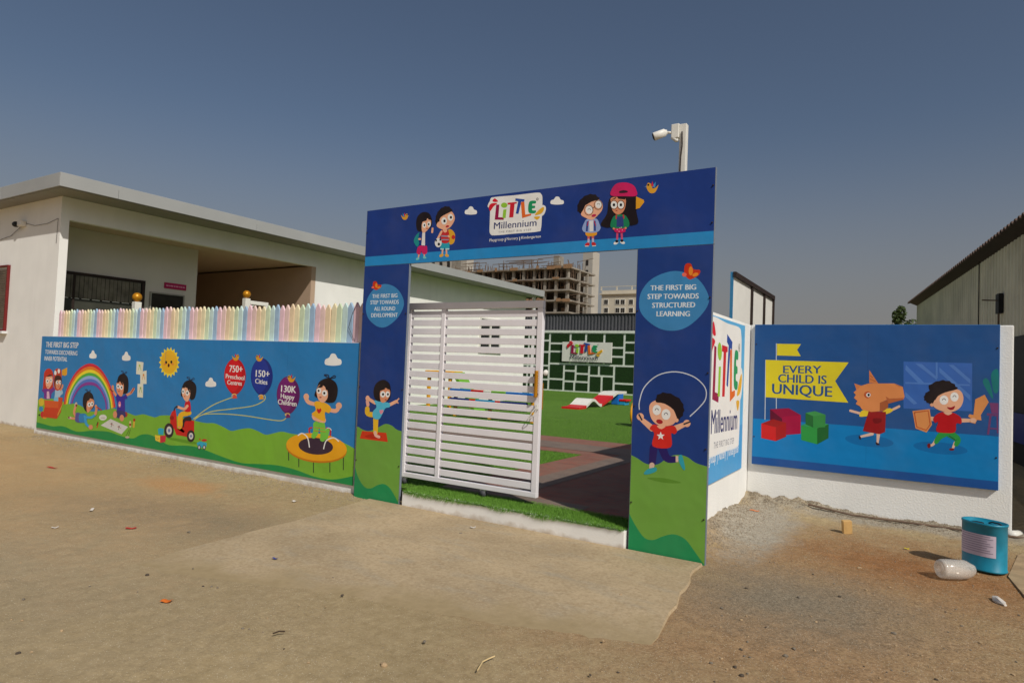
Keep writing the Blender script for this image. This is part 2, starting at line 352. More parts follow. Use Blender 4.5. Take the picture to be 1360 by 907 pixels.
def logo(P, box=True):
    """word logo traced in its own 1020 x 907 frame"""
    if box:
        P.blob([(110, 300), (88, 270), (120, 200), (190, 140), (250, 150), (300, 200), (300, 330), (200, 360)], (238, 236, 232), 4)
        P.blob([(800, 300), (850, 270), (930, 258), (965, 300), (940, 390), (880, 430), (800, 440)], (238, 236, 232), 4)
        P.blob([(125, 330), (128, 170), (200, 135), (500, 108), (830, 70), (895, 95), (912, 160), (905, 400), (890, 610), (840, 655), (500, 685), (190, 712), (130, 690), (116, 640), (120, 500)], (238, 236, 232), 6)
    P.blob([(160, 195), (195, 155), (245, 200), (200, 212)], (214, 30, 48), 4)
    P.blob([(110, 320), (110, 270), (150, 230), (235, 230), (180, 275), (130, 345)], (214, 30, 48), 4)
    P.poly([(218, 250), (265, 250), (250, 440), (335, 440), (330, 478), (195, 475)], (150, 20, 70))
    P.poly([(325, 325), (372, 318), (360, 450), (312, 452)], (150, 200, 60)); P.ell(338, 258, 48, 38, (150, 200, 60))
    P.poly([(388, 222), (525, 210), (528, 232), (494, 240), (474, 440), (412, 445), (428, 248), (388, 250)], (206, 26, 44))
    P.poly([(508, 155), (645, 170), (638, 208), (596, 206), (552, 390), (512, 385), (548, 200), (504, 192)], (40, 74, 158))
    P.poly([(588, 215), (640, 205), (655, 400), (745, 385), (742, 412), (608, 452)], (228, 106, 36))
    P.blob([(700, 280), (720, 205), (770, 190), (815, 196), (812, 230), (765, 236), (762, 265), (800, 268), (800, 300), (762, 306), (762, 335), (815, 340), (808, 372), (760, 382), (708, 365)], (28, 150, 96), 4)
    P.blob([(800, 402), (860, 330), (925, 285), (938, 320), (905, 375), (850, 400)], (232, 176, 46), 4)
    P.blob([(785, 435), (876, 428), (850, 470), (820, 475)], (232, 176, 46), 4)
    P.text('Millennium', (182, 618), (822, 568), 98, (46, 56, 110), 0.018)
    P.text('THE FIRST BIG STEP', (250, 676), (742, 640), 26, (96, 96, 110), 0.0, space=1.25)
    P.arc(838, 168, 16, 18, 4, (90, 90, 90)); P.text('R', (830, 178), (846, 177), 18, (90, 90, 90), 0)

def px_list(P, pts):
    return [((x-P.fx[0])*P.fx[2], (y-P.fx[1])*P.fx[2]) for x, y in pts]
def smooth_open(pts, n=5): return catmull(pts, False, n)

# ------------------------------------------------------------------ long board on the left wall
def art_left(P, X0, X1, Z0, Z1):
    P.add([(X0, Z0), (X1, Z0), (X1, Z1), (X0, Z1)], [[0, 1, 2, 3]], (44, 126, 188))
    P.frame(0, 0, 1)
    def hill(top, c):
        t = [P.uv(q) for q in smooth_open(top)]; t[0] = (X0, t[0][1]); t[-1] = (X1, t[-1][1])
        P.add(t+[(X1, Z0), (X0, Z0)], [list(range(len(t)+2))], c)
    hill([(48, 531), (66, 529), (83, 533), (94, 535), (106, 538), (120, 546), (135, 545), (148, 542), (160, 545), (172.5, 549), (180, 551.6), (189.5, 550), (197, 551.6), (206, 554), (214.5, 551.5), (232, 552), (247, 555), (261, 559), (273, 561.5), (285, 562), (297, 567), (307, 572), (318, 570), (331, 568.5), (342, 572), (353, 577), (364, 575), (375, 573), (389, 576), (415, 579), (442, 582), (457, 588), (472, 596)], (124, 178, 54))
    hill([(46.5, 560), (58, 563), (70, 566), (84, 566), (102, 573), (119, 572), (130, 572), (145, 573.4), (163, 579.5), (177, 582), (186, 577.7), (196, 576.5), (208, 581), (222, 590), (234, 591.5), (246, 591.5), (259, 593), (273, 597.6), (297, 607), (321, 614.6), (345, 616), (370, 618), (394, 624), (418, 632.8), (442, 636.5), (469, 632)], (30, 138, 72))
    P.frame(40, 430, 5.039)
    P.text('THE FIRST BIG STEP', (106, 156), (322, 162), 34, WHITE, 0.04)
    P.text('TOWARDS DISCOVERING', (101, 201), (316, 212), 27, WHITE, 0.03)
    P.text('INNER POTENTIAL', (96, 245), (248, 252), 28, WHITE, 0.03)
    cloud(P, 421, 206, 46, 56); cloud(P, 644, 218, 54, 62)
    for q in ([(714, 250), (760, 258), (752, 343), (710, 336)], [(738, 322), (780, 312), (780, 402), (738, 402)], [(720, 402), (758, 402), (756, 494), (718, 490)]): P.poly(q, (226, 224, 204))
    for x, y, c in ((734, 295, (170, 190, 80)), (760, 358, (220, 140, 60)), (740, 445, (150, 180, 80))):
        P.line([(x-9, y+16), (x, y-14), (x+9, y+16)], 3, c); P.ell(x, y-16, 6, 7, c, n=10)
    # rainbow
    P.frame(90, 480, 8.24)
    cols = [(212, 44, 60), (232, 126, 40), (240, 220, 50), (86, 178, 70), (150, 176, 222), (84, 120, 200), (140, 60, 150)]
    n = len(cols)
    def rb(t):   # t=0 outer 1 inner : left foot, crown, right foot
        return [(-42+t*95, 470-t*8), (-20+t*95, 330+t*65), (60+t*58, 160+t*158), (150+t*24, 60+t*212), (250-t*5, 22+t*236), (350-t*37, 70+t*206), (440-t*72, 200+t*140), (500-t*90, 360+t*80), (524-t*108, 500+t*30)]
    for i, c in enumerate(cols):
        a = catmull(rb(i/n), False, 5); b = catmull(rb((i+1)/n), False, 5); k = len(a)
        uvs = [P.uv(q) for q in a+b]; P.add(uvs, [[j, j+1, k+j+1, k+j] for j in range(k-1)], c)
    # children in a cardboard box
    P.frame(45, 480, 11.34)
    P.blob([(80, 570), (120, 550), (150, 580), (150, 650), (100, 670), (80, 640)], (216, 186, 50)); P.ell(110, 715, 32, 40, (60, 140, 190)); P.ell(132, 800, 30, 50, (200, 34, 52)); P.ell(165, 845, 30, 18, (226, 150, 50)); P.ell(84, 806, 14, 14, INK)
    P.blob([(150, 260), (160, 160), (210, 108), (265, 125), (295, 200), (290, 330), (285, 440), (150, 460), (140, 360)], (196, 52, 30))
    P.blob([(178, 280), (190, 230), (270, 215), (285, 290), (262, 360), (215, 412), (185, 360)], SKIN); P.poly([(186, 232), (240, 196), (276, 205), (270, 222), (230, 226)], (70, 26, 20))
    eye(P, 206, 296, 20, 32); eye(P, 258, 284, 19, 30); P.ell(214, 380, 12, 6, (170, 50, 50))
    P.blob([(120, 430), (180, 410), (250, 420), (290, 390), (320, 430), (270, 480), (250, 560), (160, 560), (155, 480)], (120, 50, 140)); P.poly([(198, 450), (232, 450), (240, 560), (195, 560)], (222, 180, 200))
    P.blob([(305, 200), (320, 130), (360, 105), (410, 130), (420, 220), (415, 340), (395, 430), (330, 430), (300, 330)], (196, 62, 36)); P.blob([(310, 300), (330, 220), (390, 215), (420, 260), (410, 380), (330, 390)], (64, 26, 22))
    P.ell(326, 172, 18, 34, WHITE); P.ell(378, 146, 17, 34, WHITE); P.blob([(330, 310), (370, 280), (410, 290), (408, 360), (370, 420), (335, 390)], SKIN2)
    eye(P, 354, 314, 18, 28, 4); eye(P, 396, 314, 17, 28, 4); P.ell(378, 378, 12, 5, (160, 40, 40))
    P.blob([(325, 430), (360, 440), (420, 420), (440, 480), (400, 520), (380, 590), (310, 590), (320, 500)], (170, 200, 220)); P.limb([(405, 430), (430, 390), (436, 355)], 24, SKIN2); P.poly([(310, 540), (372, 535), (372, 600), (300, 590)], (120, 190, 214))
    P.poly([(425, 128), (505, 92), (500, 200), (470, 216), (425, 206)], (226, 164, 36))
    P.poly([(160, 580), (380, 600), (372, 700), (165, 690)], (214, 92, 40)); P.poly([(165, 690), (372, 700), (350, 862), (130, 832)], (200, 62, 30)); P.poly([(372, 535), (440, 545), (430, 620), (410, 760), (350, 862), (372, 700)], (206, 76, 34)); P.line([(448, 620), (360, 812)], 10, (200, 176, 70), smooth=False)
    # child lying and drawing
    P.frame(90, 480, 8.24)
    P.limb([(100, 610), (72, 560), (92, 480)], 24, SKIN2); P.ell(92, 470, 14, 26, (210, 190, 170), 15); P.ell(96, 480, 10, 14, (150, 30, 30)); P.limb([(100, 625), (40, 620)], 26, SKIN2); P.ell(24, 615, 20, 14, (210, 190, 170)); P.ell(16, 612, 8, 12, (120, 30, 30))
    P.blob([(86, 600), (95, 560), (150, 575), (170, 660), (120, 668), (86, 650)], (88, 86, 150)); P.blob([(130, 580), (190, 570), (215, 600), (205, 660), (160, 668), (128, 650)], (46, 130, 190)); P.limb([(190, 600), (205, 680), (238, 712)], 26, (60, 160, 214)); P.ell(255, 718, 24, 26, SKIN2); P.limb([(200, 608), (260, 612), (300, 585)], 26, (60, 160, 214)); P.limb([(308, 575), (318, 520), (312, 485)], 26, SKIN2); P.line([(320, 495), (375, 532)], 10, (190, 40, 50), smooth=False)
    P.blob([(166, 440), (180, 360), (225, 332), (270, 355), (290, 430), (285, 500), (215, 550), (178, 510)], HAIR); P.blob([(212, 450), (235, 405), (285, 420), (290, 470), (262, 520), (222, 560), (208, 520)], SKIN2); P.poly([(205, 440), (232, 360), (285, 400), (262, 410), (248, 390), (240, 420)], HAIR)
    eye(P, 237, 472, 18, 25, 2); eye(P, 268, 464, 17, 25, 3); P.ell(256, 512, 10, 4, (150, 40, 40)); bow(P, 222, 334, 52, 26)
    P.ell(386, 612, 42, 32, (222, 222, 214)); P.line([(360, 616), (410, 616)], 5, (150, 120, 110)); P.poly([(362, 698), (470, 628), (660, 715), (590, 795)], (214, 212, 206))
    for x, y in ((482, 690), (562, 722)):
        P.ell(x, y-10, 8, 9, (120, 90, 80), n=10); P.line([(x, y), (x-4, y+24)], 4, (80, 110, 60), smooth=False); P.line([(x-20, y-12), (x+24, y+10)], 4, (190, 90, 60), smooth=False); P.line([(x+8, y-18), (x-8, y+26)], 3, (60, 60, 90), smooth=False)
    P.limb([(322, 720), (334, 670)], 14, (190, 90, 30)); P.line([(318, 700), (330, 660)], 8, (40, 30, 30), smooth=False)
    P.limb([(684, 660), (686, 712)], 20, (214, 190, 140)); P.ell(685, 690, 12, 12, (150, 30, 30)); P.limb([(728, 640), (722, 715)], 20, (220, 176, 60)); P.ell(729, 640, 13, 16, (170, 40, 30)); P.line([(676, 740), (640, 815)], 4, (60, 50, 40), smooth=False); P.line([(690, 740), (660, 830)], 4, (60, 50, 40), smooth=False); P.ell(654, 828, 24, 12, (200, 180, 160))
    # child kneeling with raised arms
    P.limb([(530, 370), (500, 320), (494, 270)], 24, SKIN2); P.line([(462, 300), (500, 330)], 10, (110, 70, 40), smooth=False); P.limb([(640, 370), (690, 345), (722, 300)], 26, SKIN2); P.line([(690, 350), (730, 282)], 9, (160, 60, 40), smooth=False)
    P.ell(634, 580, 22, 30, (170, 50, 40)); P.blob([(530, 400), (545, 360), (600, 380), (640, 360), (655, 410), (628, 420), (628, 560), (590, 600), (535, 590), (545, 470)], (56, 40, 150)); P.blob([(520, 560), (545, 540), (620, 545), (635, 600), (590, 620), (535, 610)], (52, 52, 110)); P.ell(520, 580, 22, 40, SKIN2); P.ell(594, 618, 24, 36, SKIN2); P.ell(570, 468, 14, 34, (226, 130, 150)); P.ell(570, 478, 8, 10, (240, 210, 210))
    P.blob([(540, 230), (560, 160), (610, 132), (655, 170), (668, 250), (655, 340), (600, 355), (556, 330), (536, 290)], HAIR); P.blob([(536, 240), (560, 215), (610, 240), (615, 300), (600, 370), (575, 380), (540, 330)], SKIN2); P.poly([(534, 230), (570, 190), (612, 250), (598, 256), (575, 215), (556, 236)], HAIR)
    eye(P, 554, 272, 18, 26, 0); eye(P, 590, 284, 18, 26, 2); P.ell(562, 326, 10, 4, (150, 40, 40)); bow(P, 616, 134, 58, 28)
    # sun
    P.frame(40, 430, 5.039); cx, cy = 932, 258; pts = []
    for i in range(36):
        r_ = (70, 104) if i % 2 == 0 else (56, 82); pts.append((cx+r_[0]*math.cos(i*math.pi/18), cy+r_[1]*math.sin(i*math.pi/18)))
    P.poly(pts, (244, 220, 60)); P.ell(cx-1, cy-2, 54, 78, (240, 184, 36)); P.ell(911, 258, 7, 10, INK); P.ell(946, 256, 7, 10, INK); P.ell(928, 278, 7, 12, (90, 20, 20)); P.ell(904, 270, 9, 6, (236, 140, 60)); P.ell(954, 270, 9, 6, (236, 140, 60))
    # balloons
    P.frame(200, 440, 4.124)
    for a in ([(235, 480), (300, 430), (360, 395), (450, 360)], [(235, 478), (330, 440), (440, 425), (560, 408), (620, 380), (628, 355), (612, 345)], [(240, 485), (290, 455), (400, 452), (520, 462), (660, 484), (720, 488), (744, 470), (738, 450)]): P.line(a, 4.5, (208, 204, 110))
    for x, y, rx, ry, c, c2, kc in ((463, 248, 59, 98, (216, 22, 36), (190, 18, 30), (222, 80, 60)), (610, 250, 60, 101, (36, 56, 150), (28, 44, 128), (230, 160, 50)), (755, 350, 63, 102, (118, 32, 110), (96, 26, 92), (120, 30, 100))):
        P.poly([(x-16, y+ry+22), (x-5, y+ry-6), (x+4, y+ry-6), (x+12, y+ry+20)], kc); P.blob([(x-rx, y-8), (x-rx*.8, y-ry*.62), (x-rx*.3, y-ry*.97), (x+rx*.3, y-ry*.97), (x+rx*.8, y-ry*.62), (x+rx, y-8), (x+rx*.82, y+ry*.5), (x+rx*.25, y+ry*.96), (x-rx*.3, y+ry*.94), (x-rx*.84, y+ry*.48)], c2); P.blob([(x-rx*.96, y-8), (x-rx*.78, y-ry*.6), (x-rx*.3, y-ry*.93), (x+rx*.2, y-ry*.93), (x+rx*.6, y-ry*.5), (x+rx*.62, y), (x+rx*.3, y+ry*.6), (x-rx*.25, y+ry*.88), (x-rx*.8, y+ry*.44)], c)
        P.arc(x-4, y+ry+6, 12, 9, 5, (236, 190, 110), 0, 200, 8)
    T = P.text
    T('750+', (432, 222), (503, 226), 36, WHITE, .045); T('Preschool', (413, 256), (514, 268), 24, WHITE, .045); T('Centres', (421, 290), (500, 297), 24, WHITE, .045)
    T('150+', (577, 248), (651, 252), 36, WHITE, .045); T('Cities', (574, 284), (640, 292), 26, WHITE, .045)
    T('130K', (716, 331), (797, 338), 36, WHITE, .045); T('Happy', (714, 364), (788, 374), 25, WHITE, .045); T('Children', (699, 398), (800, 411), 27, WHITE, .045)
    bird(P, 466, 142, 2.2, 1); bird(P, 598, 146, 2.2, -1); bird(P, 774, 258, 2.4, -1)
    cloud(P, 330, 280, 56, 52); cloud(P, 1000, 156, 88, 68)
    # ride-on scooter
    P.frame(200, 490, 7.556)
    P.blob([(180, 690), (300, 700), (460, 735), (440, 752), (320, 735), (190, 705)], (98, 150, 36)); P.poly([(215, 430), (250, 400), (262, 470), (268, 600), (370, 600), (330, 640), (300, 500), (440, 520), (438, 640), (370, 680), (260, 660), (238, 600), (200, 560), (196, 480)], (204, 34, 28)); P.poly([(330, 530), (360, 500), (440, 520), (438, 650), (360, 640), (320, 600)], (204, 34, 28)); P.ell(215, 490, 22, 20, (150, 24, 24))
    for x, y, a, b in ((186, 616, 48, 74), (406, 672, 40, 60)):
        P.ell(x, y, a, b, (52, 40, 44)); P.ell(x+2, y, a*.56, b*.56, (214, 210, 206)); P.ell(x+2, y, a*.25, b*.25, (120, 130, 170))
    P.line([(236, 420), (250, 385), (285, 370)], 12, (40, 40, 46)); P.blob([(320, 540), (340, 490), (400, 478), (410, 520), (350, 525), (335, 590)], (46, 36, 40))
    P.limb([(390, 440), (305, 462), (295, 580)], 46, (236, 180, 36)); P.limb([(370, 450), (310, 470), (305, 560)], 40, (236, 180, 36)); P.ell(292, 582, 18, 8, SKIN2); P.blob([(345, 420), (352, 330), (390, 318), (404, 360), (402, 425)], (206, 26, 40)); P.limb([(372, 370), (340, 400), (275, 380)], 26, SKIN); P.ell(268, 378, 10, 10, (40, 40, 46))
    P.blob([(318, 180), (345, 130), (400, 112), (450, 150), (462, 210), (445, 290), (410, 312), (388, 290), (320, 280), (304, 250)], HAIR); P.blob([(318, 200), (340, 180), (395, 210), (400, 260), (380, 322), (350, 318), (322, 265)], SKIN); P.poly([(318, 190), (360, 150), (405, 235), (388, 232), (362, 168), (345, 190)], HAIR)
    eye(P, 330, 225, 15, 25, -1); eye(P, 372, 240, 18, 27, -1); P.ell(345, 275, 9, 4, (160, 40, 40)); bow(P, 400, 114, 70, 30)
    P.poly([(75, 600), (100, 590), (135, 600), (128, 660), (80, 655)], (42, 170, 196)); P.poly([(45, 660), (98, 670), (98, 735), (50, 715)], (236, 200, 60)); P.poly([(98, 670), (158, 665), (150, 730), (98, 740)], (206, 40, 60)); P.arc(72, 690, 12, 12, 4, (180, 110, 40), 180, 360, 8)
    P.poly([(465, 740), (500, 725), (565, 740), (560, 780), (480, 790)], (52, 170, 200)); P.ell(540, 714, 28, 12, (200, 40, 40)); P.ell(496, 704, 7, 10, (190, 50, 40))
    for x, y in ((490, 785), (540, 785)): P.ell(x, y, 17, 24, (60, 60, 64)); P.ell(x, y, 10, 15, (200, 200, 200))
    # trampoline
    P.frame(370, 470, 5.036)
    for x, y0, y1 in ((68, 640, 712), (136, 690, 756), (234, 712, 794), (344, 716, 792), (434, 690, 776)): P.line([(x, y0), (x, y1)], 6, (50, 62, 40), smooth=False)
    P.line([(210, 540), (206, 500), (226, 492)], 10, (200, 40, 44)); P.line([(318, 494), (346, 506), (346, 555)], 10, (200, 40, 44)); P.arc(335, 520, 20, 26, 5, WHITE, 20, 160, 8)
    P.ell(254, 634, 204, 92, (206, 122, 18), 6); P.ell(255, 622, 204, 92, (238, 168, 26), 6); P.ell(250, 616, 116, 56, (62, 44, 60), 5)
    P.line([(130, 545), (160, 530), (195, 560), (208, 625)], 7, WHITE); P.line([(302, 636), (320, 580), (370, 560), (405, 585)], 7, WHITE)
    P.limb([(252, 470), (250, 520), (236, 548)], 40, (120, 196, 70), 34); P.limb([(290, 470), (300, 530), (296, 568)], 42, (120, 196, 70), 36); P.limb([(330, 510), (318, 560)], 26, (120, 196, 70)); P.line([(236, 490), (312, 500)], 4, (206, 130, 60)); P.line([(236, 512), (318, 520)], 4, (206, 130, 60))
    P.limb([(240, 335), (200, 322), (182, 290)], 26, SKIN); P.ell(186, 286, 18, 22, SKIN); P.limb([(345, 375), (385, 380), (404, 352)], 26, SKIN); P.ell(404, 346, 20, 22, SKIN)
    P.blob([(232, 400), (310, 425), (308, 460), (235, 440)], SKIN); P.blob([(240, 330), (262, 315), (320, 330), (352, 360), (340, 395), (312, 390), (308, 450), (225, 405), (250, 375)], (240, 178, 40)); P.blob([(272, 398), (258, 378), (262, 364), (272, 370), (282, 362), (288, 378)], (206, 36, 40))
    P.blob([(258, 230), (275, 185), (330, 162), (382, 190), (398, 245), (380, 315), (335, 326), (300, 310), (255, 290), (242, 270)], HAIR); P.blob([(258, 230), (285, 205), (325, 235), (330, 290), (302, 325), (272, 310), (258, 270)], SKIN); P.poly([(256, 232), (300, 186), (335, 245), (320, 240), (303, 192), (296, 222)], HAIR)
    eye(P, 272, 246, 16, 19, -2); eye(P, 310, 262, 18, 20, -2); P.ell(282, 290, 8, 4, (150, 40, 40)); bow(P, 342, 164, 70, 24)

def seams(P, xs_, Z0, Z1, c):
    for x in xs_: P.add([(x, Z0), (x+.004, Z0), (x+.004, Z1), (x, Z1)], [[0, 1, 2, 3]], c)
# ------------------------------------------------------------------ entrance arch
NAVY = (30, 58, 130); NAVY2 = (30, 60, 128); SKYB = (40, 138, 200)
def art_header(P, X0, X1, Z0, Z1):
    P.add([(X0, Z0), (X1, Z0), (X1, Z1), (X0, Z1)], [[0, 1, 2, 3]], NAVY)
    a = P.uv((487, 341)); b = P.uv((951, 307)); P.add([(X0, Z0), (X1, Z0), (X1, (a[1]+b[1])/2), (X0, (a[1]+b[1])/2)], [[0, 1, 2, 3]], SKYB)
    # two children on the left
    P.frame(520, 260, 10.075)
    bird(P, 175, 280, 5.2, 1); cloud(P, 1062, 202, 156, 112)
    P.limb([(370, 780), (360, 830)], 24, SKIN, 14); P.ell(352, 845, 26, 16, (120, 200, 200), -25); P.limb([(440, 780), (440, 815)], 22, SKIN, 14); P.ell(444, 828, 24, 16, (120, 200, 200), 15)
    P.blob([(340, 770), (355, 690), (405, 665), (470, 665), (478, 760), (450, 785), (415, 775), (400, 740), (385, 785)], (204, 30, 96))
    P.blob([(300, 600), (330, 530), (385, 490), (392, 560), (355, 680), (315, 650)], (30, 140, 140)); P.blob([(375, 500), (415, 490), (460, 490), (490, 560), (492, 660), (400, 665), (365, 600)], (30, 56, 130)); P.poly([(415, 495), (452, 490), (450, 668), (402, 664)], (232, 226, 222)); P.ell(380, 582, 20, 14, SKIN); P.limb([(545, 490), (550, 440)], 26, SKIN)
    P.blob([(330, 380), (350, 280), (420, 222), (500, 235), (540, 310), (540, 400), (500, 450), (420, 480), (350, 470)], HAIR); P.blob([(408, 390), (440, 320), (520, 310), (530, 380), (500, 440), (445, 495), (412, 480)], SKIN); P.poly([(405, 360), (440, 300), (480, 275), (535, 310), (528, 330), (495, 320), (485, 290), (470, 335), (420, 350)], HAIR)
    eye(P, 441, 397, 24, 36, 2); eye(P, 505, 384, 24, 36, -4); P.ell(478, 440, 14, 6, (170, 50, 40))
    P.blob([(760, 460), (810, 460), (850, 520), (840, 620), (790, 655), (760, 600)], (222, 164, 40)); P.ell(828, 556, 24, 28, (196, 40, 30))
    P.limb([(685, 720), (680, 780)], 24, SKIN, 16); P.ell(670, 800, 30, 20, (222, 170, 70), -30); P.limb([(735, 720), (738, 780)], 24, SKIN, 16); P.ell(742, 800, 28, 20, (222, 170, 70), 20)
    P.poly([(655, 625), (778, 625), (776, 722), (722, 724), (714, 690), (704, 726), (655, 720)], (44, 160, 180)); P.poly([(655, 705), (702, 708), (700, 727), (655, 722)], (180, 220, 222)); P.poly([(724, 705), (776, 705), (775, 724), (724, 726)], (180, 220, 222))
    P.blob([(670, 470), (720, 460), (765, 475), (772, 620), (672, 622)], (196, 40, 44)); P.line([(668, 540), (770, 545)], 18, (150, 150, 170), smooth=False); P.line([(668, 590), (770, 590)], 14, (150, 150, 170), smooth=False); P.blob([(690, 455), (745, 455), (735, 490), (705, 490)], SKIN)
    P.limb([(672, 480), (625, 570)], 28, SKIN); P.ell(628, 630, 46, 62, (232, 230, 228)); P.ell(636, 650, 16, 20, INK); P.ell(600, 600, 11, 16, INK); P.ell(654, 592, 10, 14, INK); P.limb([(765, 540), (770, 550)], 24, SKIN)
    tuft(P, [(590, 310), (620, 220), (690, 155), (770, 150), (815, 210), (790, 250), (690, 270), (650, 320), (640, 390), (600, 385)], HAIR); P.blob([(640, 330), (690, 260), (790, 210), (840, 260), (845, 330), (790, 420), (720, 455), (650, 440), (605, 400)], SKIN)
    tuft(P, [(600, 330), (650, 230), (760, 180), (815, 205), (780, 225), (700, 265), (655, 300), (640, 350)], HAIR)
    eye(P, 706, 340, 38, 48, 6); eye(P, 790, 292, 36, 46, 8); P.ell(750, 412, 24, 14, (190, 40, 50), -15)
    # two children on the right
    P.frame(740, 230, 8.247)
    cloud(P, 0, 304, 140, 90); bird(P, 1045, 160, 7.2, -1)
    P.limb([(345, 680), (345, 755)], 24, (214, 100, 90)); P.limb([(392, 680), (392, 750)], 24, (214, 100, 90)); P.limb([(345, 730), (344, 755)], 22, (190, 190, 220)); P.limb([(392, 725), (394, 750)], 22, (190, 190, 220)); P.ell(332, 784, 28, 20, (196, 36, 44), -30); P.ell(402, 778, 26, 20, (196, 36, 44), 30); P.line([(306, 802), (345, 800)], 8, WHITE, smooth=False); P.line([(385, 800), (426, 796)], 8, WHITE, smooth=False)
    P.blob([(310, 660), (340, 635), (420, 635), (436, 670), (400, 690), (330, 690)], (232, 160, 36)); P.blob([(275, 610), (300, 540), (330, 505), (430, 500), (465, 560), (475, 610), (430, 650), (310, 650)], (150, 170, 216)); P.poly([(352, 525), (398, 520), (396, 640), (356, 642)], (228, 226, 226)); P.line([(335, 530), (325, 640)], 22, (46, 70, 140), smooth=False); P.line([(412, 525), (415, 635)], 22, (46, 70, 140), smooth=False); P.line([(345, 525), (330, 580)], 9, (190, 40, 60), smooth=False); P.line([(405, 520), (425, 580)], 9, (190, 40, 60), smooth=False)
    tuft(P, [(220, 380), (250, 300), (330, 240), (420, 240), (450, 290), (380, 320), (310, 360), (290, 440), (235, 430)], HAIR); P.blob([(290, 400), (330, 330), (430, 290), (490, 320), (495, 400), (430, 480), (380, 515), (310, 490), (262, 455)], SKIN); tuft(P, [(300, 350), (350, 290), (450, 265), (455, 292), (380, 315), (320, 350)], HAIR)
    for x, y, rx, ry in ((348, 408, 46, 54), (450, 350, 42, 50)): happy(P, x+4, y-4, rx*.82, ry*.82, 5); P.arc(x, y, rx, ry, 5, INK)
    P.line([(392, 385), (412, 372)], 6, INK, smooth=False); P.ell(404, 466, 26, 14, (190, 40, 80), -15)
    P.blob([(596, 260), (860, 250), (870, 420), (890, 540), (840, 570), (790, 565), (740, 470), (620, 470), (590, 590), (500, 585), (485, 545), (550, 440)], HAIR)
    P.poly([(866, 258), (950, 296), (955, 320), (905, 385), (864, 396)], (226, 160, 36)); P.blob([(592, 330), (600, 270), (740, 270), (750, 360), (720, 430), (660, 455), (608, 410)], SKIN2); P.poly([(588, 300), (650, 262), (662, 250), (748, 262), (748, 292), (672, 284), (656, 256), (640, 284)], HAIR)
    P.blob([(594, 248), (600, 180), (650, 120), (740, 105), (820, 125), (862, 170), (870, 250), (730, 256)], (208, 26, 96)); P.blob([(684, 202), (726, 190), (770, 198), (768, 216), (690, 222)], (50, 20, 40), 3)
    for x, y in ((624, 350), (700, 350)): eye(P, x, y, 34, 42, 0); P.arc(x, y, 40, 48, 4, INK)
    P.ell(652, 412, 12, 5, (150, 40, 40)); P.limb([(660, 640), (658, 720)], 22, (214, 80, 120)); P.limb([(706, 640), (710, 720)], 22, (214, 80, 120)); P.ell(645, 765, 28, 16, WHITE, -25); P.ell(654, 748, 18, 14, INK); P.ell(716, 760, 28, 16, WHITE, 20); P.ell(710, 742, 18, 14, INK)
    P.blob([(630, 640), (645, 590), (725, 585), (750, 640), (690, 655)], (212, 26, 96)); P.blob([(585, 580), (605, 500), (650, 460), (740, 460), (785, 520), (790, 580), (740, 605), (620, 605)], (28, 130, 88)); P.poly([(655, 480), (725, 475), (732, 588), (652, 592)], (50, 66, 130)); P.line([(652, 458), (648, 505)], 14, (196, 60, 60), smooth=False); P.line([(726, 455), (732, 500)], 14, (196, 60, 60), smooth=False); P.ell(622, 610, 12, 12, SKIN2); P.ell(752, 604, 12, 12, SKIN2)
    for x, y in ((660, 620), (690, 605), (715, 625), (680, 640), (705, 597)): P.ell(x, y, 5, 5, (240, 200, 220), n=8)
    # word logo
    P.frame(640, 250, 11.33); logo(P)
    for t, a, b in (('Playgroup', (115, 806), (326, 788)), ('|', (346, 795), (356, 794)), ('Nursery', (375, 784), (545, 770)), ('|', (564, 776), (574, 775)), ('Kindergarten', (594, 766), (886, 744))): P.text(t, a, b, 40, WHITE, 0.02)

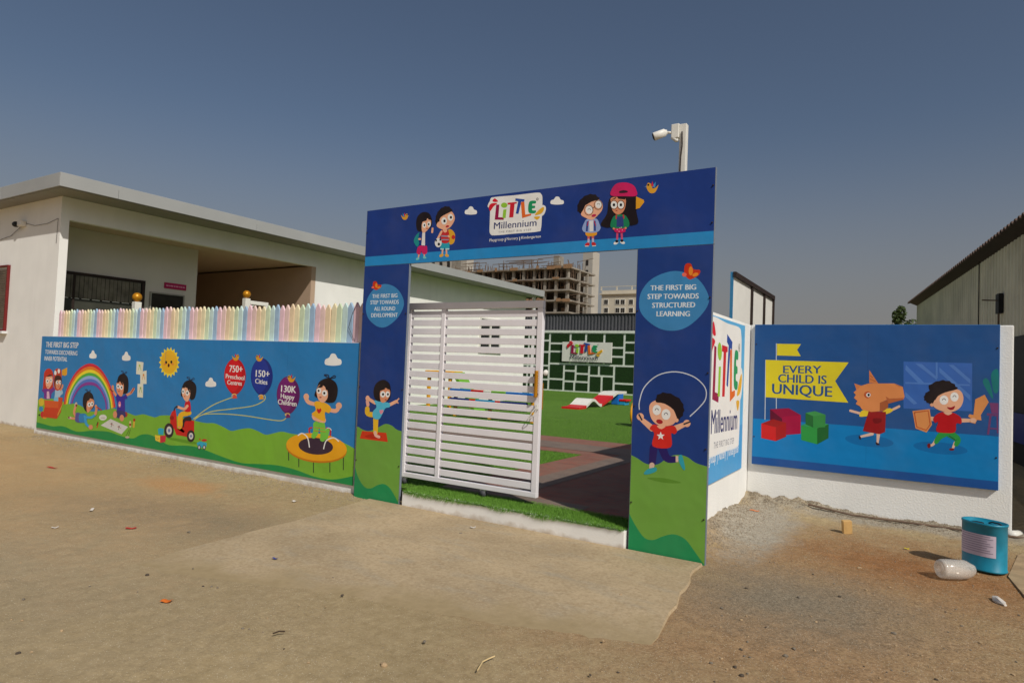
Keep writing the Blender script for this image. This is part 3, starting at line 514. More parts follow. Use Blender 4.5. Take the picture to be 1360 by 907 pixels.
def hill_strip(P, top, c, X0, X1, Z0):
    t = [P.uv(q) for q in catmull(top, False, 5)]; t[0] = (X0, t[0][1]); t[-1] = (X1, t[-1][1])
    P.add(t+[(X1, Z0), (X0, Z0)], [list(range(len(t)+2))], c)
def art_pillar_left(P, X0, X1, Z0, Z1):
    P.add([(X0, Z0), (X1, Z0), (X1, Z1), (X0, Z1)], [[0, 1, 2, 3]], NAVY2)
    P.frame(470, 490, 4.774)
    hill_strip(P, [(28, 365), (60, 385), (100, 392), (150, 372), (200, 348), (240, 358), (270, 382), (302, 394)], (112, 160, 64), X0, X1, Z0)
    hill_strip(P, [(8, 620), (30, 690), (70, 748), (110, 755), (150, 735), (190, 728), (225, 750), (255, 795), (284, 850)], (34, 140, 84), X0, X1, Z0)
    P.poly([(52, 392), (206, 404), (216, 462), (38, 440)], (206, 58, 26)); P.blob([(70, 425), (130, 410), (180, 430), (120, 440)], (180, 44, 20))
    P.limb([(140, 300), (138, 405)], 34, (232, 184, 40), 28); P.limb([(136, 400), (140, 420), (160, 430)], 18, (230, 180, 160)); P.limb([(150, 290), (92, 284), (86, 250)], 34, (232, 184, 40), 28); P.limb([(90, 228), (86, 205)], 20, (230, 170, 150)); P.ell(88, 186, 13, 18, SKIN)
    P.limb([(135, 215), (95, 190)], 20, SKIN); P.limb([(220, 230), (270, 205)], 20, SKIN); P.line([(262, 210), (288, 186)], 8, SKIN, smooth=False); P.line([(262, 206), (284, 216)], 7, SKIN, smooth=False)
    P.blob([(130, 200), (165, 205), (225, 215), (228, 240), (200, 250), (180, 290), (160, 318), (125, 310), (122, 270), (145, 240)], (84, 184, 214)); P.blob([(174, 286), (164, 270), (168, 258), (176, 262), (184, 256), (188, 270)], (222, 140, 160))
    P.blob([(126, 150), (140, 95), (185, 68), (225, 90), (236, 140), (228, 190), (195, 205), (145, 200)], HAIR); P.blob([(168, 145), (185, 120), (226, 130), (230, 165), (205, 205), (178, 212), (168, 185)], SKIN2); P.poly([(164, 140), (195, 95), (205, 92), (232, 130), (214, 128), (205, 96), (198, 128)], HAIR)
    eye(P, 185, 160, 16, 20, 2); eye(P, 216, 160, 14, 19, 2); P.ell(204, 194, 7, 3, (150, 40, 40))
    P.frame(470, 360, 9.07)
    P.blob([(145, 430), (165, 330), (230, 230), (320, 170), (400, 158), (490, 190), (560, 260), (602, 360), (592, 450), (530, 560), (430, 650), (350, 680), (270, 660), (190, 590), (155, 520)], (62, 134, 188))
    for t, a, b in (('THE FIRST BIG', (222, 328), (524, 318)), ('STEP TOWARDS', (200, 402), (540, 396)), ('ALL ROUND', (246, 478), (498, 474)), ('DEVELOPMENT', (210, 556), (527, 552))): P.text(t, a, b, 46, (226, 234, 240), 0.035)
    butterfly(P, 272, 180, 6)
def art_pillar_right(P, X0, X1, Z0, Z1):
    P.add([(X0, Z0), (X1, Z0), (X1, Z1), (X0, Z1)], [[0, 1, 2, 3]], NAVY2)
    P.frame(835, 480, 3.36)
    hill_strip(P, [(8, 415), (40, 432), (80, 456), (130, 458), (180, 425), (220, 416), (260, 425), (300, 452), (350, 468)], (112, 160, 64), X0, X1, Z0)
    hill_strip(P, [(0, 672), (30, 730), (70, 785), (110, 795), (150, 780), (200, 770), (250, 790), (290, 840), (335, 905)], (34, 140, 84), X0, X1, Z0)
    P.blob([(82, 520), (160, 520), (235, 540), (160, 540)], (92, 140, 42))
    P.line([(48, 215), (48, 180), (70, 115), (130, 62), (210, 46), (290, 68), (340, 115), (344, 165), (315, 205), (273, 245)], 4.5, (214, 218, 226))
    P.limb([(112, 385), (105, 455)], 36, (40, 26, 96), 30); P.limb([(150, 385), (172, 432), (212, 436)], 38, (40, 26, 96), 28); P.limb([(104, 462), (102, 475)], 24, (224, 190, 170), 20); P.blob([(68, 500), (85, 480), (120, 472), (124, 488), (90, 502)], (48, 160, 176)); P.poly([(210, 420), (222, 422), (222, 448), (210, 448)], (224, 190, 170)); P.blob([(222, 425), (238, 418), (252, 475), (244, 482), (226, 450)], (48, 160, 176))
    P.limb([(105, 298), (60, 260)], 28, SKIN, 20); P.ell(52, 246, 16, 16, SKIN); P.line([(45, 234), (60, 262)], 7, (40, 50, 60), smooth=False); P.limb([(205, 300), (250, 280)], 28, SKIN, 20); P.ell(260, 276, 16, 16, SKIN); P.line([(245, 280), (276, 268)], 7, (40, 50, 60), smooth=False)
    P.blob([(94, 300), (112, 280), (150, 290), (200, 286), (216, 310), (205, 324), (190, 322), (188, 382), (108, 378), (114, 320)], (214, 42, 34), 4); st = []
    for i in range(10):
        r_ = 19 if i % 2 == 0 else 8; st.append((143+r_*math.sin(i*math.pi/5), 332-r_*math.cos(i*math.pi/5)))
    P.poly(st, WHITE); P.blob([(128, 286), (164, 288), (150, 300), (136, 298)], SKIN)
    tuft(P, [(118, 190), (130, 150), (170, 140), (225, 165), (246, 205), (240, 240), (215, 262), (200, 220), (150, 185)], HAIR); P.blob([(92, 215), (100, 185), (135, 172), (190, 188), (212, 225), (212, 262), (190, 284), (140, 286), (105, 260)], SKIN); P.ell(214, 262, 9, 9, SKIN); tuft(P, [(120, 180), (150, 158), (200, 180), (225, 210), (216, 250), (200, 215), (160, 188)], HAIR)
    happy(P, 126, 216, 19, 23, 3); happy(P, 167, 236, 20, 24, 3); P.ell(138, 268, 15, 10, (170, 36, 40), 15)
    P.frame(835, 340, 8.24)
    P.blob([(115, 500), (140, 390), (220, 280), (330, 210), (470, 168), (590, 175), (720, 225), (810, 310), (875, 440), (865, 540), (790, 650), (680, 750), (570, 805), (450, 818), (330, 790), (210, 710), (130, 610)], (62, 134, 188))
    for t, a, b in (('THE FIRST BIG', (240, 378), (736, 368)), ('STEP TOWARDS', (208, 472), (764, 466)), ('STRUCTURED', (258, 568), (726, 562)), ('LEARNING', (306, 660), (668, 660))): P.text(t, a, b, 54, (226, 234, 240), 0.05)
    butterfly(P, 680, 175, 10)

# ------------------------------------------------------------------ right board
def art_right(P, X0, X1, Z0, Z1):
    P.add([(X0, Z0), (X1, Z0), (X1, Z1), (X0, Z1)], [[0, 1, 2, 3]], (34, 82, 142))
    P.frame(0, 0, 1)
    a = P.uv((1003, 557)); b = P.uv((1327, 578)); P.add([(X0, Z0), (X1, Z0), (X1, (a[1]+b[1])/2), (X0, (a[1]+b[1])/2)], [[0, 1, 2, 3]], (8, 124, 190))
    a = P.uv((1003, 608)); b = P.uv((1327, 637)); P.add([(X0, Z0), (X1, Z0), (X1, (a[1]+b[1])/2), (X0, (a[1]+b[1])/2)], [[0, 1, 2, 3]], (26, 80, 150))
    P.frame(1000, 425, 4.123)
    P.line([(128, 128), (128, 485)], 4, (200, 206, 216), smooth=False); P.line([(70, 218), (66, 545)], 4, (200, 206, 216), smooth=False)
    P.poly([(132, 130), (263, 132), (242, 163), (262, 198), (132, 194)], (222, 204, 40)); P.poly([(70, 218), (524, 232), (450, 334), (522, 452), (70, 422)], (222, 204, 40))
    for t, p, q, h in (('EVERY', (166, 290), (374, 292), 40), ('CHILD IS', (139, 340), (402, 350), 44), ('UNIQUE', (106, 402), (432, 420), 54)): P.text(t, p, q, h, (34, 82, 134), 0.035)
    P.poly([(94, 488), (196, 482), (262, 520), (160, 545)], (150, 16, 60)); P.poly([(94, 488), (160, 540), (160, 620), (94, 600)], (100, 12, 44)); P.poly([(160, 530), (262, 520), (262, 622), (160, 630)], (166, 14, 62))
    P.poly([(46, 566), (110, 542), (182, 562), (126, 588)], (160, 24, 24)); P.poly([(46, 566), (126, 586), (126, 662), (46, 645)], (206, 28, 30)); P.poly([(126, 586), (182, 562), (182, 638), (126, 662)], (170, 22, 24))
    P.poly([(264, 575), (352, 590), (352, 680), (264, 656)], (48, 150, 66)); P.poly([(352, 590), (415, 570), (414, 646), (352, 680)], (30, 100, 44)); P.poly([(264, 572), (330, 560), (415, 570), (352, 592)], (60, 160, 76)); P.poly([(288, 508), (330, 524), (330, 588), (288, 570)], (36, 104, 50)); P.poly([(330, 524), (398, 518), (396, 586), (330, 590)], (52, 140, 66)); P.poly([(288, 508), (340, 498), (398, 518), (330, 526)], (64, 150, 78))
    P.frame(1110, 470, 6.18)
    P.poly([(556, 62), (1120, 76), (1118, 470), (556, 446)], (58, 104, 182))
    for q in ([(575, 90), (700, 210), (740, 250), (690, 250), (570, 130)], [(655, 80), (705, 82), (830, 190), (830, 215)], [(570, 230), (1100, 250), (1100, 262), (570, 244)], [(820, 68), (836, 68), (836, 200), (820, 200)], [(925, 90), (965, 90), (1105, 210), (1105, 245)], [(570, 310), (670, 405), (640, 415), (570, 350)], [(850, 110), (1105, 340), (1105, 385), (850, 150)]): P.poly(q, (82, 126, 196))
    P.ell(275, 712, 200, 48, (10, 106, 170), 6); P.ell(860, 772, 225, 48, (10, 106, 170), 6)
    # plant on a stool
    P.blob([(1210, 240), (1230, 198), (1265, 240), (1290, 370)], (22, 120, 120)); P.blob([(1275, 180), (1300, 130), (1335, 140), (1335, 300), (1295, 310)], (22, 120, 120)); P.poly([(1262, 400), (1336, 404), (1336, 490), (1278, 485)], (120, 60, 110)); P.poly([(1240, 485), (1336, 492), (1336, 512), (1240, 505)], (110, 60, 110)); P.line([(1270, 505), (1250, 660)], 18, (110, 60, 110), smooth=False); P.line([(1326, 510), (1330, 650)], 14, (110, 60, 110), smooth=False); P.line([(1250, 608), (1336, 616)], 12, (110, 60, 110), smooth=False)
    # child in a cardboard horn mask
    P.limb([(300, 655), (205, 678)], 26, (226, 190, 170), 18); P.blob([(190, 670), (205, 680), (205, 702), (192, 695)], (50, 20, 30)); P.limb([(350, 650), (344, 725)], 30, (226, 190, 170), 18); P.blob([(328, 722), (345, 730), (365, 745), (335, 745)], (50, 20, 30))
    P.limb([(210, 490), (120, 465)], 20, (226, 184, 160)); P.limb([(440, 470), (520, 430)], 20, (226, 184, 160)); P.blob([(195, 495), (220, 462), (285, 460), (290, 500), (205, 515)], (232, 200, 50)); P.blob([(385, 460), (440, 445), (470, 460), (440, 485), (400, 492)], (232, 200, 50))
    P.poly([(270, 470), (412, 475), (405, 640), (360, 658), (222, 632), (255, 520)], (150, 22, 26)); P.blob([(305, 530), (372, 530), (370, 560), (320, 570)], (120, 14, 20))
    P.poly([(275, 132), (350, 244), (275, 238)], (214, 128, 74)); P.line([(278, 175), (305, 195)], 5, (180, 96, 52), smooth=False); P.line([(280, 205), (328, 225)], 5, (180, 96, 52), smooth=False); P.poly([(152, 242), (215, 262), (175, 310)], (214, 128, 74))
    P.poly([(360, 400), (430, 375), (430, 440), (390, 470), (358, 470)], (170, 92, 52)); P.poly([(165, 300), (210, 260), (270, 242), (480, 242), (550, 270), (565, 350), (556, 372), (430, 372), (362, 400), (360, 470), (290, 475), (215, 455), (200, 430), (165, 410), (178, 385), (150, 360), (165, 335), (146, 315)], (222, 140, 82)); P.poly([(410, 348), (440, 366), (556, 360), (556, 374), (430, 408)], (184, 102, 60)); P.poly([(475, 245), (548, 268), (520, 270)], (196, 116, 66)); P.ell(260, 335, 28, 28, (190, 90, 50)); P.ell(268, 336, 18, 17, WHITE); P.ell(270, 336, 10, 11, INK)
    # child with cardboard sword and shield
    P.limb([(830, 690), (800, 740), (775, 752)], 24, (230, 190, 165), 18); P.ell(765, 752, 14, 20, (120, 26, 30)); P.limb([(980, 730), (960, 775)], 26, (230, 190, 165), 18); P.ell(952, 782, 22, 10, (120, 26, 30)); P.limb([(890, 650), (850, 680), (825, 720)], 64, (44, 150, 66), 36); P.limb([(940, 655), (1000, 700), (990, 740)], 64, (44, 150, 66), 38); P.line([(930, 670), (980, 705)], 6, (30, 60, 70))
    P.limb([(810, 535), (785, 530)], 34, (230, 180, 150)); P.limb([(1020, 545), (1120, 545)], 34, (230, 180, 150), 28); P.blob([(800, 530), (835, 490), (890, 475), (960, 480), (1025, 520), (1030, 572), (990, 570), (980, 640), (900, 648), (825, 632), (840, 560), (815, 565)], (188, 18, 28), 4); P.blob([(885, 475), (955, 480), (930, 500), (905, 496)], (230, 180, 150))
    P.poly([(630, 468), (770, 452), (790, 580), (745, 644), (655, 610)], (222, 146, 84)); P.line([(645, 480), (758, 465), (775, 578), (742, 625), (665, 598), (645, 480)], 10, (190, 92, 50), smooth=False)
    P.poly([(1145, 372), (1222, 334), (1255, 395), (1190, 500), (1195, 545), (1160, 540), (1145, 572), (1098, 560), (1110, 530), (1086, 512), (1098, 494), (1130, 500)], (222, 146, 84)); P.ell(1128, 545, 26, 20, (230, 180, 150))
    tuft(P, [(725, 365), (740, 320), (770, 300), (765, 260), (850, 220), (930, 225), (985, 265), (990, 300), (880, 310), (830, 340), (800, 420), (750, 395)], HAIR); P.blob([(815, 370), (850, 315), (980, 290), (1030, 310), (1048, 370), (1020, 440), (950, 475), (860, 465), (800, 425)], (236, 176, 140)); P.ell(790, 418, 16, 14, (230, 170, 136)); tuft(P, [(800, 350), (840, 290), (960, 270), (990, 290), (900, 315), (840, 345), (815, 380)], HAIR)
    happy(P, 888, 378, 36, 38, 5); happy(P, 974, 352, 34, 38, 5); P.blob([(912, 436), (945, 438), (978, 426), (965, 455), (935, 458)], (160, 30, 40), 4)

# ------------------------------------------------------------------ ground
def soil_mat():
    mt, n, b = new_mat('bare_soil'); b.inputs['Roughness'].default_value = 0.95; b.inputs['Specular IOR Level'].default_value = 0.05
    L = n.links; g = n.nodes.new('ShaderNodeNewGeometry')
    def noise(s, d=8, r=0.6):
        z = n.nodes.new('ShaderNodeTexNoise'); z.inputs['Scale'].default_value = s; z.inputs['Detail'].default_value = d; z.inputs['Roughness'].default_value = r; L.new(g.outputs['Position'], z.inputs['Vector']); return z
    def ramp(src, p0, p1, c0=(0, 0, 0, 1), c1=(1, 1, 1, 1)):
        r = n.nodes.new('ShaderNodeValToRGB'); r.color_ramp.elements[0].position = p0; r.color_ramp.elements[1].position = p1; r.color_ramp.elements[0].color = c0; r.color_ramp.elements[1].color = c1; L.new(src, r.inputs[0]); return r
    def mix(f, a, c):
        x = n.nodes.new('ShaderNodeMix'); x.data_type = 'RGBA'
        if hasattr(f, 'links'): L.new(f, x.inputs[0])
        else: x.inputs[0].default_value = f
        for s, q in ((6, a), (7, c)):
            if isinstance(q, tuple): x.inputs[s].default_value = q
            else: L.new(q, x.inputs[s])
        return x.outputs[2]
    def patch(cx, cy, rx, ry, soft, rot=0.0):
        """where a patch of other soil lies (a soft-edged oval broken by noise)"""
        mp = n.nodes.new('ShaderNodeMapping'); mp.vector_type = 'TEXTURE'; mp.inputs['Location'].default_value = (cx, cy, 0); mp.inputs['Rotation'].default_value = (0, 0, rot); mp.inputs['Scale'].default_value = (rx, ry, 1)
        L.new(g.outputs['Position'], mp.inputs[0]); ln = n.nodes.new('ShaderNodeVectorMath'); ln.operation = 'LENGTH'; L.new(mp.outputs[0], ln.inputs[0])
        z = noise(2.3, 7); ad = n.nodes.new('ShaderNodeMath'); ad.operation = 'MULTIPLY_ADD'; ad.inputs[1].default_value = 1.3; L.new(z.outputs[0], ad.inputs[0]); L.new(ln.outputs['Value'], ad.inputs[2])
        z3 = noise(13, 9, .75); a3 = n.nodes.new('ShaderNodeMath'); a3.operation = 'MULTIPLY_ADD'; a3.inputs[1].default_value = 1.2; L.new(z3.outputs[0], a3.inputs[0]); L.new(ad.outputs[0], a3.inputs[2])
        mr = n.nodes.new('ShaderNodeMapRange'); mr.inputs[1].default_value = 2.25+soft*0.5; mr.inputs[2].default_value = 2.25-soft; L.new(a3.outputs[0], mr.inputs[0]); return mr.outputs[0]
    base = ramp(noise(0.9).outputs[0], 0.3, 0.7, rgb(152, 134, 101), rgb(174, 154, 118)).outputs[0]
    fine = ramp(noise(14).outputs[0], 0.38, 0.66, rgb(132, 113, 82), rgb(188, 168, 134)).outputs[0]
    c = mix(0.26, base, fine)
    c = mix(patch(0.0, 6.1, 1.6, 1.1, 0.9), c, mix(noise(9).outputs[0], rgb(108, 72, 42), rgb(170, 122, 80)))
    c = mix(patch(-0.6, 4.2, 1.6, 1.5, 0.7), c, mix(noise(11).outputs[0], rgb(120, 95, 68), rgb(182, 150, 114)))
    c = mix(patch(-0.68, 4.75, 0.75, 0.7, 0.8, 0.5), c, mix(noise(40).outputs[0], rgb(98, 88, 74), rgb(160, 146, 124)))
    c = mix(patch(-1.3, 6.9, 0.4, 1.3, 0.4, 0.05), c, mix(noise(40).outputs[0], rgb(112, 104, 92), rgb(196, 186, 168)))
    c = mix(patch(0.0, 7.9, 1.6, 0.3, 0.4, 0.05), c, mix(noise(40).outputs[0], rgb(112, 104, 92), rgb(186, 176, 158)))
    c = mix(patch(-5.9, 3.4, 2.0, 0.6, 0.7, 0.15), c, mix(noise(30).outputs[0], rgb(92, 84, 70), rgb(146, 132, 108)))
    c = mix(patch(-5.6, 2.0, 2.2, 1.6, 0.9), c, mix(noise(7).outputs[0], rgb(146, 130, 104), rgb(174, 156, 126)))
    c = mix(patch(-7.0, 4.3, 0.7, 0.3, 0.5), c, rgb(178, 136, 92))
    c = mix(patch(-12.0, 3.2, 6, 1.6, 0.9), c, mix(noise(3).outputs[0], rgb(176, 140, 98), rgb(196, 164, 120)))
    gr = ramp(noise(52, 4, .7).outputs[0], 0.36, 0.64, (.62, .6, .58, 1), (1.3, 1.29, 1.27, 1)); gx = n.nodes.new('ShaderNodeMix'); gx.data_type = 'RGBA'; gx.blend_type = 'MULTIPLY'
    gm = ramp(noise(1.4, 5).outputs[0], 0.35, 0.65, (.08, .08, .08, 1), (.42, .42, .42, 1)); L.new(mix(patch(0.2, 5.0, 2.0, 3.2, 0.9), gm.outputs[0], (.8, .8, .8, 1)), gx.inputs[0]); L.new(c, gx.inputs[6]); L.new(gr.outputs[0], gx.inputs[7]); c = gx.outputs[2]
    sp = ramp(noise(150, 2).outputs[0], 0.65, 0.69); c = mix(sp.outputs[0], c, rgb(214, 202, 180))
    sp = ramp(noise(120, 2).outputs[0], 0.3, 0.26, (0, 0, 0, 1), (0.7, 0.7, 0.7, 1)); sp.color_ramp.elements[0].position = 0.26; sp.color_ramp.elements[0].color = (.7, .7, .7, 1); sp.color_ramp.elements[1].position = 0.31; sp.color_ramp.elements[1].color = (0, 0, 0, 1)
    c = mix(sp.outputs[0], c, rgb(88, 72, 54))
    L.new(c, b.inputs['Base Color'])
    h1 = noise(38, 8, 0.72); h2 = noise(6, 8, .7)
    ad = n.nodes.new('ShaderNodeMath'); ad.operation = 'MULTIPLY_ADD'; ad.inputs[1].default_value = 0.8; L.new(h2.outputs[0], ad.inputs[0]); L.new(h1.outputs[0], ad.inputs[2])
    bp = n.nodes.new('ShaderNodeBump'); bp.inputs['Strength'].default_value = 0.5; bp.inputs['Distance'].default_value = 0.012
    L.new(ad.outputs[0], bp.inputs['Height']); L.new(bp.outputs[0], b.inputs['Normal'])
    return mt
M_SOIL = soil_mat()
from mathutils import noise as mn
def hgt(x, y):
    h = 0.0
    # rubble piled at the foot of the side walls
    def heap(d, w_, a): return a*max(0.0, 1-d/w_)**1.6 if d < w_ else 0.0
    nz = 0.5+0.5*mn.noise(Vector((x*2.3, y*2.3, 0.3))); n2 = mn.noise(Vector((x*11, y*11, 4.0)))
    if -1.7 < x < 1.2 and y > 5.25:
        h = max(h, heap(abs(x+1.6), 0.55, 0.10)*(0.5+nz)*min(1, max(0, (y-5.3)/0.6)))
        h = max(h, heap(max(0, 8.0-y), 0.7, 0.07+0.09*max(0, (-0.6-x)))*(0.5+nz))
    if x < -4.9 and y > 4.3: h += heap(max(0, 5.2-y), 0.4, 0.03)*(max(0, nz-.35)*1.6)
    near = 1.0 if -7 < x < 2.5 and y < 9 else 0.5
    slab = -5.2 < x < -1.0 and 2.4 < y < 5.15
    return h+(0.008*mn.noise(Vector((x*1.1, y*1.1, 0)))+0.006*n2*(1+6*min(h, 0.1)/0.1))*near*(0.3 if slab else 1)-0.006
def axis(lo, hi, dlo, dhi, step, growth=1.25):
    a = list(np.arange(dlo, dhi+1e-6, step)); s_ = step; v = dhi
    while v < hi: s_ *= growth; v += s_; a.append(v)
    s_ = step; v = dlo; pre = []
    while v > lo: s_ *= growth; v -= s_; pre.append(v)
    return pre[::-1]+a
xs = axis(-600, 600, -7.0, 1.6, 0.035); ys = axis(-300, 900, 1.2, 8.3, 0.035)
gv = []; NX = len(xs)
for y in ys:
    for x in xs: gv.append((x, y, hgt(x, y) if abs(x) < 30 and -5 < y < 20 else -0.006))
gf = [(j*NX+i, j*NX+i+1, (j+1)*NX+i+1, (j+1)*NX+i) for j in range(len(ys)-1) for i in range(NX-1)]
me = bpy.data.meshes.new('ground'); me.from_pydata(gv, [], gf); me.materials.append(M_SOIL)
me.polygons.foreach_set('use_smooth', [True]*len(gf)); me.update()
go = bpy.data.objects.new('ground', me); COL.objects.link(go); tag(go, kind='structure')

# dusty concrete apron in front of the gate
def apron_mat():
    mt, n, b = new_mat('dusty_concrete'); b.inputs['Roughness'].default_value = 0.9; b.inputs['Specular IOR Level'].default_value = 0.1
    L = n.links; g = n.nodes.new('ShaderNodeNewGeometry')
    def noise(s, d=8, st=None):
        z = n.nodes.new('ShaderNodeTexNoise'); z.inputs['Scale'].default_value = s; z.inputs['Detail'].default_value = d
        if st:
            mp = n.nodes.new('ShaderNodeMapping'); mp.inputs['Scale'].default_value = st; mp.inputs['Rotation'].default_value = (0, 0, 0.7); L.new(g.outputs['Position'], mp.inputs[0]); L.new(mp.outputs[0], z.inputs['Vector'])
        else: L.new(g.outputs['Position'], z.inputs['Vector'])
        return z.outputs[0]
    def mix(f, a, c):
        x = n.nodes.new('ShaderNodeMix'); x.data_type = 'RGBA'; L.new(f, x.inputs[0])
        for s, q in ((6, a), (7, c)):
            if isinstance(q, tuple): x.inputs[s].default_value = q
            else: L.new(q, x.inputs[s])
        return x.outputs[2]
    def rng(s, a, c_, t0=0.0, t1=1.0):
        r = n.nodes.new('ShaderNodeMapRange'); r.inputs[1].default_value = a; r.inputs[2].default_value = c_; r.inputs[3].default_value = t0; r.inputs[4].default_value = t1; L.new(s, r.inputs[0]); return r.outputs[0]
    c = mix(rng(noise(1.6), 0.35, 0.65), rgb(166, 147, 118), rgb(186, 165, 133))
    c = mix(rng(noise(2.5, 8, (1, 2.6, 1)), 0.52, 0.75, 0, 0.55), c, rgb(158, 150, 134))
    c = mix(rng(noise(18), 0.5, 0.75, 0, 0.45), c, rgb(150, 126, 94))
    c = mix(rng(noise(48, 4), 0.5, 0.72, 0, .4), c, rgb(138, 118, 90))
    c = mix(rng(noise(48, 4), 0.46, 0.3, 0, .4), c, rgb(198, 178, 146))
    c = mix(rng(noise(140, 2), 0.68, 0.73, 0, 0.7), c, rgb(216, 204, 184))
    c = mix(rng(noise(90, 2), 0.3, 0.25, 0, 0.6), c, rgb(110, 92, 72))
    dt = n.nodes.new('ShaderNodeVectorMath'); dt.operation = 'DOT_PRODUCT'; dt.inputs[1].default_value = (-.27, 1, 0); L.new(g.outputs['Position'], dt.inputs[0])
    ad = n.nodes.new('ShaderNodeMath'); ad.operation = 'MULTIPLY_ADD'; ad.inputs[1].default_value = -1.1; L.new(noise(3.2, 9), ad.inputs[0]); L.new(dt.outputs['Value'], ad.inputs[2])
    c = mix(rng(ad.outputs[0], 3.62, 3.25), c, mix(noise(14), rgb(146, 128, 96), rgb(172, 152, 118)))
    L.new(c, b.inputs['Base Color'])
    bp = n.nodes.new('ShaderNodeBump'); bp.inputs['Strength'].default_value = 0.3; bp.inputs['Distance'].default_value = 0.012; L.new(noise(26), bp.inputs['Height']); L.new(bp.outputs[0], b.inputs['Normal'])
    return mt
edge = [(-4.9, 5.14), (-4.82, 4.6), (-4.72, 4.0), (-4.68, 3.4), (-4.6, 2.4), (-3.8, 2.5), (-3.0, 2.7), (-2.4, 2.86), (-1.9, 3.0), (-1.5, 3.16), (-1.24, 3.3), (-1.19, 3.5), (-1.25, 4.0), (-1.3, 4.5), (-1.37, 4.9), (-1.36, 5.14)]
pe = []
for i, (x, y) in enumerate(edge):
    pe.append((x, y))
    if 0 < i < len(edge)-2:
        x2, y2 = edge[i+1]
        for t in (0.25, 0.5, 0.75): pe.append((x+(x2-x)*t+random.uniform(-.018, .018), y+(y2-y)*t+random.uniform(-.018, .018)))
mb = MB()
cx_ = sum(p[0] for p in pe)/len(pe); cy_ = sum(p[1] for p in pe)/len(pe)
inner = [(cx_+(x-cx_)*0.988, cy_+(y-cy_)*0.988 if y < 5.1 else y) for x, y in pe]
def zt(x, y): return -0.012+0.026*min(1, max(0, (y-2.42-(x+4.6)*.27)/0.6))
bm = bmesh.new(); bf = bm.faces.new([bm.verts.new((x, y, 0)) for x, y in pe])
for k in range(1, 14):
    for co_, no_ in (((0, 2.5+k*.2, 0), (0, 1, 0)), ((-5+k*.28, 0, 0), (1, 0, 0))):
        bmesh.ops.bisect_plane(bm, geom=bm.verts[:]+bm.edges[:]+bm.faces[:], plane_co=co_, plane_no=no_)
bm.verts.index_update(); mb.mesh([(v.co.x, v.co.y, zt(v.co.x, v.co.y)+.002*mn.noise(v.co*3)) for v in bm.verts], [[v.index for v in f.verts] for f in bm.faces])
k_ = len(pe); mb.mesh([(x, y, zt(x, y)-.0005) for x, y in pe]+[(x+.012*(1 if x > -2 else -1), y, zt(x, y)-.035) for x, y in pe], [(i, i+1, k_+i+1, k_+i) for i in range(k_-1)]); bm.free()
tag(mb.build('driveway', apron_mat()), kind='structure')
mb = MB(); mb.prism([(0.68, 6.43, -0.04), (0.72, 5.94, -0.04), (0.8, 5.2, -0.04), (2.2, 5.0, -0.04), (2.4, 7.7, -0.04), (1.15, 7.75, -0.04), (0.84, 7.3, -0.04)], (0, 0, 0.043))
tag(mb.build('path', mat('pale_slab', rgb(168, 144, 112), 0.9, var=0.25, scale=6, bump=0.4)), kind='structure')

# ------------------------------------------------------------------ yard behind the gate
YZ = 0.16
def turf_mat():
    mt, n, b = new_mat('artificial_turf'); b.inputs['Roughness'].default_value = 0.85; b.inputs['Specular IOR Level'].default_value = 0.15
    g = n.nodes.new('ShaderNodeNewGeometry'); z = n.nodes.new('ShaderNodeTexNoise'); z.inputs['Scale'].default_value = 45; z.inputs['Detail'].default_value = 5; n.links.new(g.outputs['Position'], z.inputs['Vector'])
    z2 = n.nodes.new('ShaderNodeTexNoise'); z2.inputs['Scale'].default_value = 0.8; n.links.new(g.outputs['Position'], z2.inputs['Vector'])
    r = n.nodes.new('ShaderNodeValToRGB'); r.color_ramp.elements[0].position = 0.35; r.color_ramp.elements[1].position = 0.65; r.color_ramp.elements[0].color = rgb(62, 98, 26); r.color_ramp.elements[1].color = rgb(112, 152, 58); n.links.new(z.outputs[0], r.inputs[0])
    x = n.nodes.new('ShaderNodeMix'); x.data_type = 'RGBA'; x.blend_type = 'MULTIPLY'; x.inputs[0].default_value = 0.2; n.links.new(r.outputs[0], x.inputs[6]); n.links.new(z2.outputs[0], x.inputs[7]); n.links.new(x.outputs[2], b.inputs['Base Color'])
    bp = n.nodes.new('ShaderNodeBump'); bp.inputs['Strength'].default_value = 0.9; bp.inputs['Distance'].default_value = 0.03; n.links.new(z.outputs[0], bp.inputs['Height']); n.links.new(bp.outputs[0], b.inputs['Normal'])
    return mt
M_TURF = turf_mat()
mb = MB(); mb.mesh([(-12.93, 5.26, YZ), (-1.68, 5.26, YZ), (-1.68, 22.3, YZ), (-12.93, 22.3, YZ), (-45, 22.3, YZ), (-1.68, 22.3, YZ), (-1.68, 34, YZ), (-45, 34, YZ)], [(0, 1, 2, 3), (4, 5, 6, 7)])
tag(mb.build('yard_lawn', M_TURF), kind='structure')
mb = MB(); mb.bbox((-4.44, 5.13, -0.05), (-2.0, 5.26, YZ-0.004), 0.008); tag(mb.build('kerb', M_WALLW), kind='structure')
